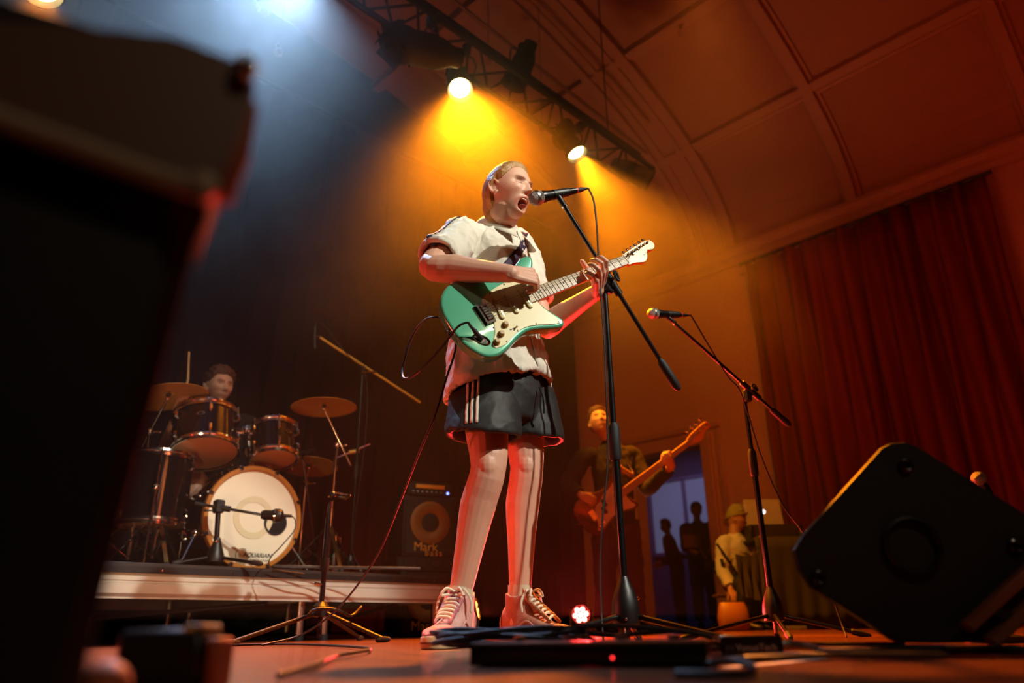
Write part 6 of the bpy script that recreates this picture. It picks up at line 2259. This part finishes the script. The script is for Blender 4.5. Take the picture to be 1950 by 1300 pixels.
# ================================================================== drummer
DD = 4.62
hd = P(417, 736, DD)
Jd = dict(head=hd, face=V((.10, -1, -.04)), up=V((0, .05, 1)), neck=P(410, 782, DD + .03), pelvis=P(420, 950, DD + .12),
          shR=P(352, 818, DD - .08), shL=P(468, 812, DD + .18), elR=P(312, 862, DD - .28), wrR=P(338, 790, DD - .50), elL=P(500, 880, DD + .05), wrL=P(480, 870, DD - .22),
          hpR=P(395, 955, DD + .05), hpL=P(445, 955, DD + .2), knR=P(372, 915, DD - .30), knL=P(470, 940, DD - .15), anR=P(375, 1030, DD - .32), anL=P(475, 1050, DD - .1))
for k in ('anR', 'anL'):
    Jd[k].z = RZ + .09
dr, DF = figure('drummer in a black t-shirt looking right behind the rack toms', Jd,
                dict(skin=SKIN2, top=mat('black_cotton', '#100d0c', .9), trousers=mat('black_cotton', '#100d0c'), shoes=BLACK),
                sleeve_frac=.30, trousers=False, hairspec=short_hair(DKBR, .020, .012), group='band members', s=1.08, brow=(.30, .2, .16), voxel=.010, base=(Jd['pelvis'].x, Jd['pelvis'].y, RZ))
for o in list(dr.children):
    if o.name.startswith('shoe'):
        for v in o.data.vertices:
            v.co.z += RZ
# shorts
sh_ = MB()
sh_.ball((0, 0, 0), 1, 18, 12, mtx=M4.Translation(Jd['pelvis']) @ M4.Diagonal((.16, .14, .11, 1)))
for q in 'RL':
    h, k = Jd['hp' + q], Jd['kn' + q]
    sleeve(sh_, [h, h.lerp(k, .35), h.lerp(k, .72)], [.10, .098, .095], .05, .009, 18)
mesh_part('shorts', remesh(sh_, .011, 2), MATS['black_cotton'], dr)
MB().tube([Jd['wrR'] + V((0, 0, -.10)) + (P(358, 722, 4.12) - Jd['wrR']) * .0, P(358, 722, 4.13), P(359, 690, 4.13), P(360, 671, 4.13)], [.0075, .0075, .006, .0055], 10, round_end=True).obj('drumstick', mat('pale_hickory', '#d8b078', .5), label='pale wooden drumstick raised above the left crash cymbal', cat='drumstick')
st = thing('drum_throne', 'round black drum stool under the drummer', 'stool', (Jd['pelvis'].x, Jd['pelvis'].y, RZ))
pz = Jd['pelvis'].z - .10
MB().lathe([(.14, pz - .08), (.165, pz - .07), (.165, pz - .02), (.15, pz), (.001, pz)], M4.Translation((Jd['pelvis'].x, Jd['pelvis'].y, 0)), 24).obj('seat', BLACK, st)
MB().cyl((Jd['pelvis'].x, Jd['pelvis'].y, RZ + .02), (Jd['pelvis'].x, Jd['pelvis'].y, pz - .08), .016, n=10).obj('post', CHROME, st)
for k in range(3):
    a = k * 2 * PI / 3
    MB().cyl((Jd['pelvis'].x, Jd['pelvis'].y, RZ + .18), (Jd['pelvis'].x + .25 * math.cos(a), Jd['pelvis'].y + .25 * math.sin(a), RZ + .01), .010, n=8).obj('leg', CHROME, st)

# ================================================================== DJ at the table
DJ = 6.75
Jj = dict(head=P(1404, 987, DJ), face=V((.25, -.95, -.10)), up=V((.06, 0, 1)), neck=P(1400, 1020, DJ), pelvis=P(1404, 1108, DJ + .05),
          shR=P(1380, 1036, DJ - .05), shL=P(1424, 1034, DJ + .15), elR=P(1376, 1085, DJ - .10), wrR=P(1392, 1120, DJ - .22), elL=P(1440, 1075, DJ + .0), wrL=P(1446, 1040, DJ - .15),
          hpR=P(1398, 1115, DJ), hpL=P(1420, 1115, DJ + .12), knR=P(1420, 1120, DJ - .30), knL=P(1440, 1120, DJ - .18), anR=P(1416, 1180, DJ - .28), anL=P(1438, 1180, DJ - .16))
for k in ('anR', 'anL'):
    Jj[k].z = .09


def beanie(F, s, r):
    kn = mat('olive_knit_beanie', '#9a8a3c', .95, bump=.5, bscale=60, stretch=(8, 8, .6))
    hair(F, s, lambda p: pw([(-.1, -.02), (0, .005), (.05, .034), (.09, .044)], p.y), lambda p: .010 + .012 * sm(.05, .11, p.z), r, kn, nz=.003, name='beanie')
    mb_ = MB()
    mb_.tube([F @ (V((.080 * math.cos(a), .097 * math.sin(a) - .002, .018 + .026 * math.sin(a))) * s) for a in [2 * PI * k / 28 for k in range(28)]], .0095 * s, 8, closed=True)
    mb_.obj('beanie_cuff', kn, r)


figure('seated person in a pale sweater and olive beanie beside the laptop', Jj,
       dict(skin=mat('tan_skin', '#b57a56', .5, attr='tint'), top=mat('pale_cotton_sweater', '#e3d3b4', .9), trousers=BLACKM, shoes=BLACK),
       hairspec=beanie, group='people at the right', brow=(.3, .2, .15), voxel=.012)
# folding chair
ch = thing('folding_chair', 'folding chair with a pale seat under the person in the beanie', 'chair', (Jj['pelvis'].x, Jj['pelvis'].y, 0))
cc_ = V((Jj['pelvis'].x, Jj['pelvis'].y, 0))
fx, fy = V((.75, -.55, 0)).normalized(), V((.55, .75, 0)).normalized()
sz = Jj['pelvis'].z - .11
TANS = mat('orange_lit_plastic', '#85501f', .5)  # pale seat and bag, orange stage light put into the colour
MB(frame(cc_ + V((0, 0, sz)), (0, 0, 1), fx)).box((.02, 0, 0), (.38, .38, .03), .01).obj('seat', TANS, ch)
for s in (-1, 1):
    MB().cyl(cc_ + fy * s * .2 - fx * .24 + V((0, 0, sz + .42)), cc_ + fy * s * .2 + fx * .20, .011, n=8).obj('leg', BLACKMETAL, ch)
    MB().cyl(cc_ + fy * s * .18 + fx * .16 + V((0, 0, sz)), cc_ + fy * s * .18 - fx * .24, .011, n=8).obj('leg', BLACKMETAL, ch)
MB(frame(cc_ - fx * .20 + V((0, 0, sz + .26)), fx, fy)).box((0, 0, 0), (.40, .07, .015), .006).obj('backrest', BLACK, ch)
# pale bag under the chair and dark coat on the table end
pb_ = P(1396, 1166, DJ - .55)
MB().loft([[V((pb_.x, pb_.y, 0)) + RGT * a * math.cos(t) + FWD * b * math.sin(t) + V((0, 0, z)) for t in [2 * PI * k / 20 for k in range(20)]] for z, a, b in ((.002, .10, .05), (.02, .125, .065), (.10, .13, .07), (.18, .115, .05), (.215, .10, .02))]).obj('tote_bag', TANS, label='slumped orange-lit pale bag on the floor under the draped table edge', cat='bag')
co = []
cb0, cb1 = P(1398, 1056, DT - .12), P(1446, 1046, DT - .12)
for i in range(9):
    v_ = i / 8
    row = []
    for j in range(15):
        u = j / 14
        p = cb0.lerp(cb1, u)
        row.append(V((p.x, p.y, p.z)) + V((0, 0, -.42 * v_ - .03 * math.sin(u * PI) * (1 - v_) + .10 * v_ * (1 - u))) - FWD * (.03 * math.sin(j * 1.4 + v_ * 2) * v_ + .03))
    co.append(row)
MB().grid(co, .02).obj('coat', mat('black_coat_cloth', '#1a1110', .9), label='dark coat hanging over the left end of the draped table', cat='coat', origin=(cb0 + cb1) / 2 - V((0, 0, .4)))

# ================================================================== people beyond the doorway
def stander(label, hx, hy, d, facev, cols, lean=0.0, group='people beyond the doorway', hs=None):
    h = P(hx, hy, d)
    f = V(facev)
    f.z = 0
    f.normalize()
    r_ = V((f.y, -f.x, 0))                  # person's right
    z = h.z
    k = z / 1.62
    b0 = V((h.x, h.y, 0)) - f * lean
    Jp = dict(head=h, face=f + V((0, 0, -.15)), up=(0, 0, 1), neck=V((h.x, h.y, z - .16 * k)) - f * .03, pelvis=b0 + V((0, 0, .93 * k)))
    for q, s in (('R', 1), ('L', -1)):
        Jp['sh' + q] = V((h.x, h.y, z - .24 * k)) + r_ * s * .185 * k - f * .03
        Jp['el' + q] = b0 + r_ * s * .22 * k + V((0, 0, 1.10 * k)) - f * .02
        Jp['wr' + q] = b0 + r_ * s * .14 * k + V((0, 0, 1.02 * k)) + f * .22
        Jp['hp' + q] = b0 + r_ * s * .085 * k + V((0, 0, .90 * k))
        Jp['kn' + q] = b0 + r_ * s * .10 * k + V((0, 0, .48 * k)) + f * .01
        Jp['an' + q] = b0 + r_ * s * .10 * k + V((0, 0, .09))
        Jp['toe' + q] = f
    return figure(label, Jp, cols, s=k, hairspec=hs or short_hair(DKBR, .018, .006), group=group, voxel=.016, brow=(.3, .2, .15), base=b0)


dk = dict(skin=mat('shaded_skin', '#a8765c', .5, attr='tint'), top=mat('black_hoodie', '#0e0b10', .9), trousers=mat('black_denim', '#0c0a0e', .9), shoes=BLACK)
stander('dark-clad person bent forward, seen from the side in the doorway by the window', 1267, 1002, 11.3, (-.4, .9, 0), dk, .12)
stander('person in dark clothes facing the stage at the right of the doorway', 1326, 972, 10.4, (-.85, -.6, 0), dk, 0.0)
MB(frame(P(1318, 1030, 10.2), -FWD, RGT)).box((0, 0, 0), (.24, .17, .012), .004).obj('clipboard', mat('brown_card', '#6a4634', .7), label='brown clipboard held by the person at the right of the doorway', cat='clipboard', origin=P(1318, 1030, 10.2) - V((0, 0, .085)))
# ================================================================== haze
hz = MB().box((3.75, 4.1, 2.7), (7.9, 4.3, 5.2)).mesh('haze')
hm = bpy.data.materials.new('stage_haze')
hm.use_nodes = True
nt = hm.node_tree
nt.nodes.clear()
ou = nt.nodes.new('ShaderNodeOutputMaterial')
vs = nt.nodes.new('ShaderNodeVolumeScatter')
vs.inputs['Color'].default_value = (1, 1, 1, 1)
vs.inputs['Anisotropy'].default_value = 0.25
tc = nt.nodes.new('ShaderNodeTexCoord')
nz = nt.nodes.new('ShaderNodeTexNoise')
nz.inputs['Scale'].default_value = 1.5
nz.inputs['Detail'].default_value = 2.5
nz.inputs['Distortion'].default_value = 0.6
mr = nt.nodes.new('ShaderNodeMapRange')
mr.inputs['From Min'].default_value = 0.3
mr.inputs['From Max'].default_value = 0.7
mr.inputs['To Min'].default_value = 0.006
mr.inputs['To Max'].default_value = 0.155
nt.links.new(tc.outputs['Object'], nz.inputs['Vector'])
nt.links.new(nz.outputs['Fac'], mr.inputs[0])
sx_ = nt.nodes.new('ShaderNodeSeparateXYZ')
nt.links.new(tc.outputs['Object'], sx_.inputs[0])
gz = nt.nodes.new('ShaderNodeMapRange')          # the haze hangs high under the lamps
gz.interpolation_type = 'SMOOTHSTEP'
gz.inputs['From Min'].default_value = 1.5
gz.inputs['From Max'].default_value = 4.3
gz.inputs['To Min'].default_value = 0.03
gz.inputs['To Max'].default_value = 1.0
nt.links.new(sx_.outputs['Z'], gz.inputs[0])
mz = nt.nodes.new('ShaderNodeMath')
mz.operation = 'MULTIPLY'
nt.links.new(mr.outputs[0], mz.inputs[0])
nt.links.new(gz.outputs[0], mz.inputs[1])
nt.links.new(mz.outputs[0], vs.inputs['Density'])
nt.links.new(vs.outputs[0], ou.inputs['Volume'])
hz.materials.append(hm)
ho = bpy.data.objects.new('stage_haze', hz)
COL.objects.link(ho)
tag(ho, 'thin drifting stage haze catching the lamp beams above the band', 'haze', kind='stuff')
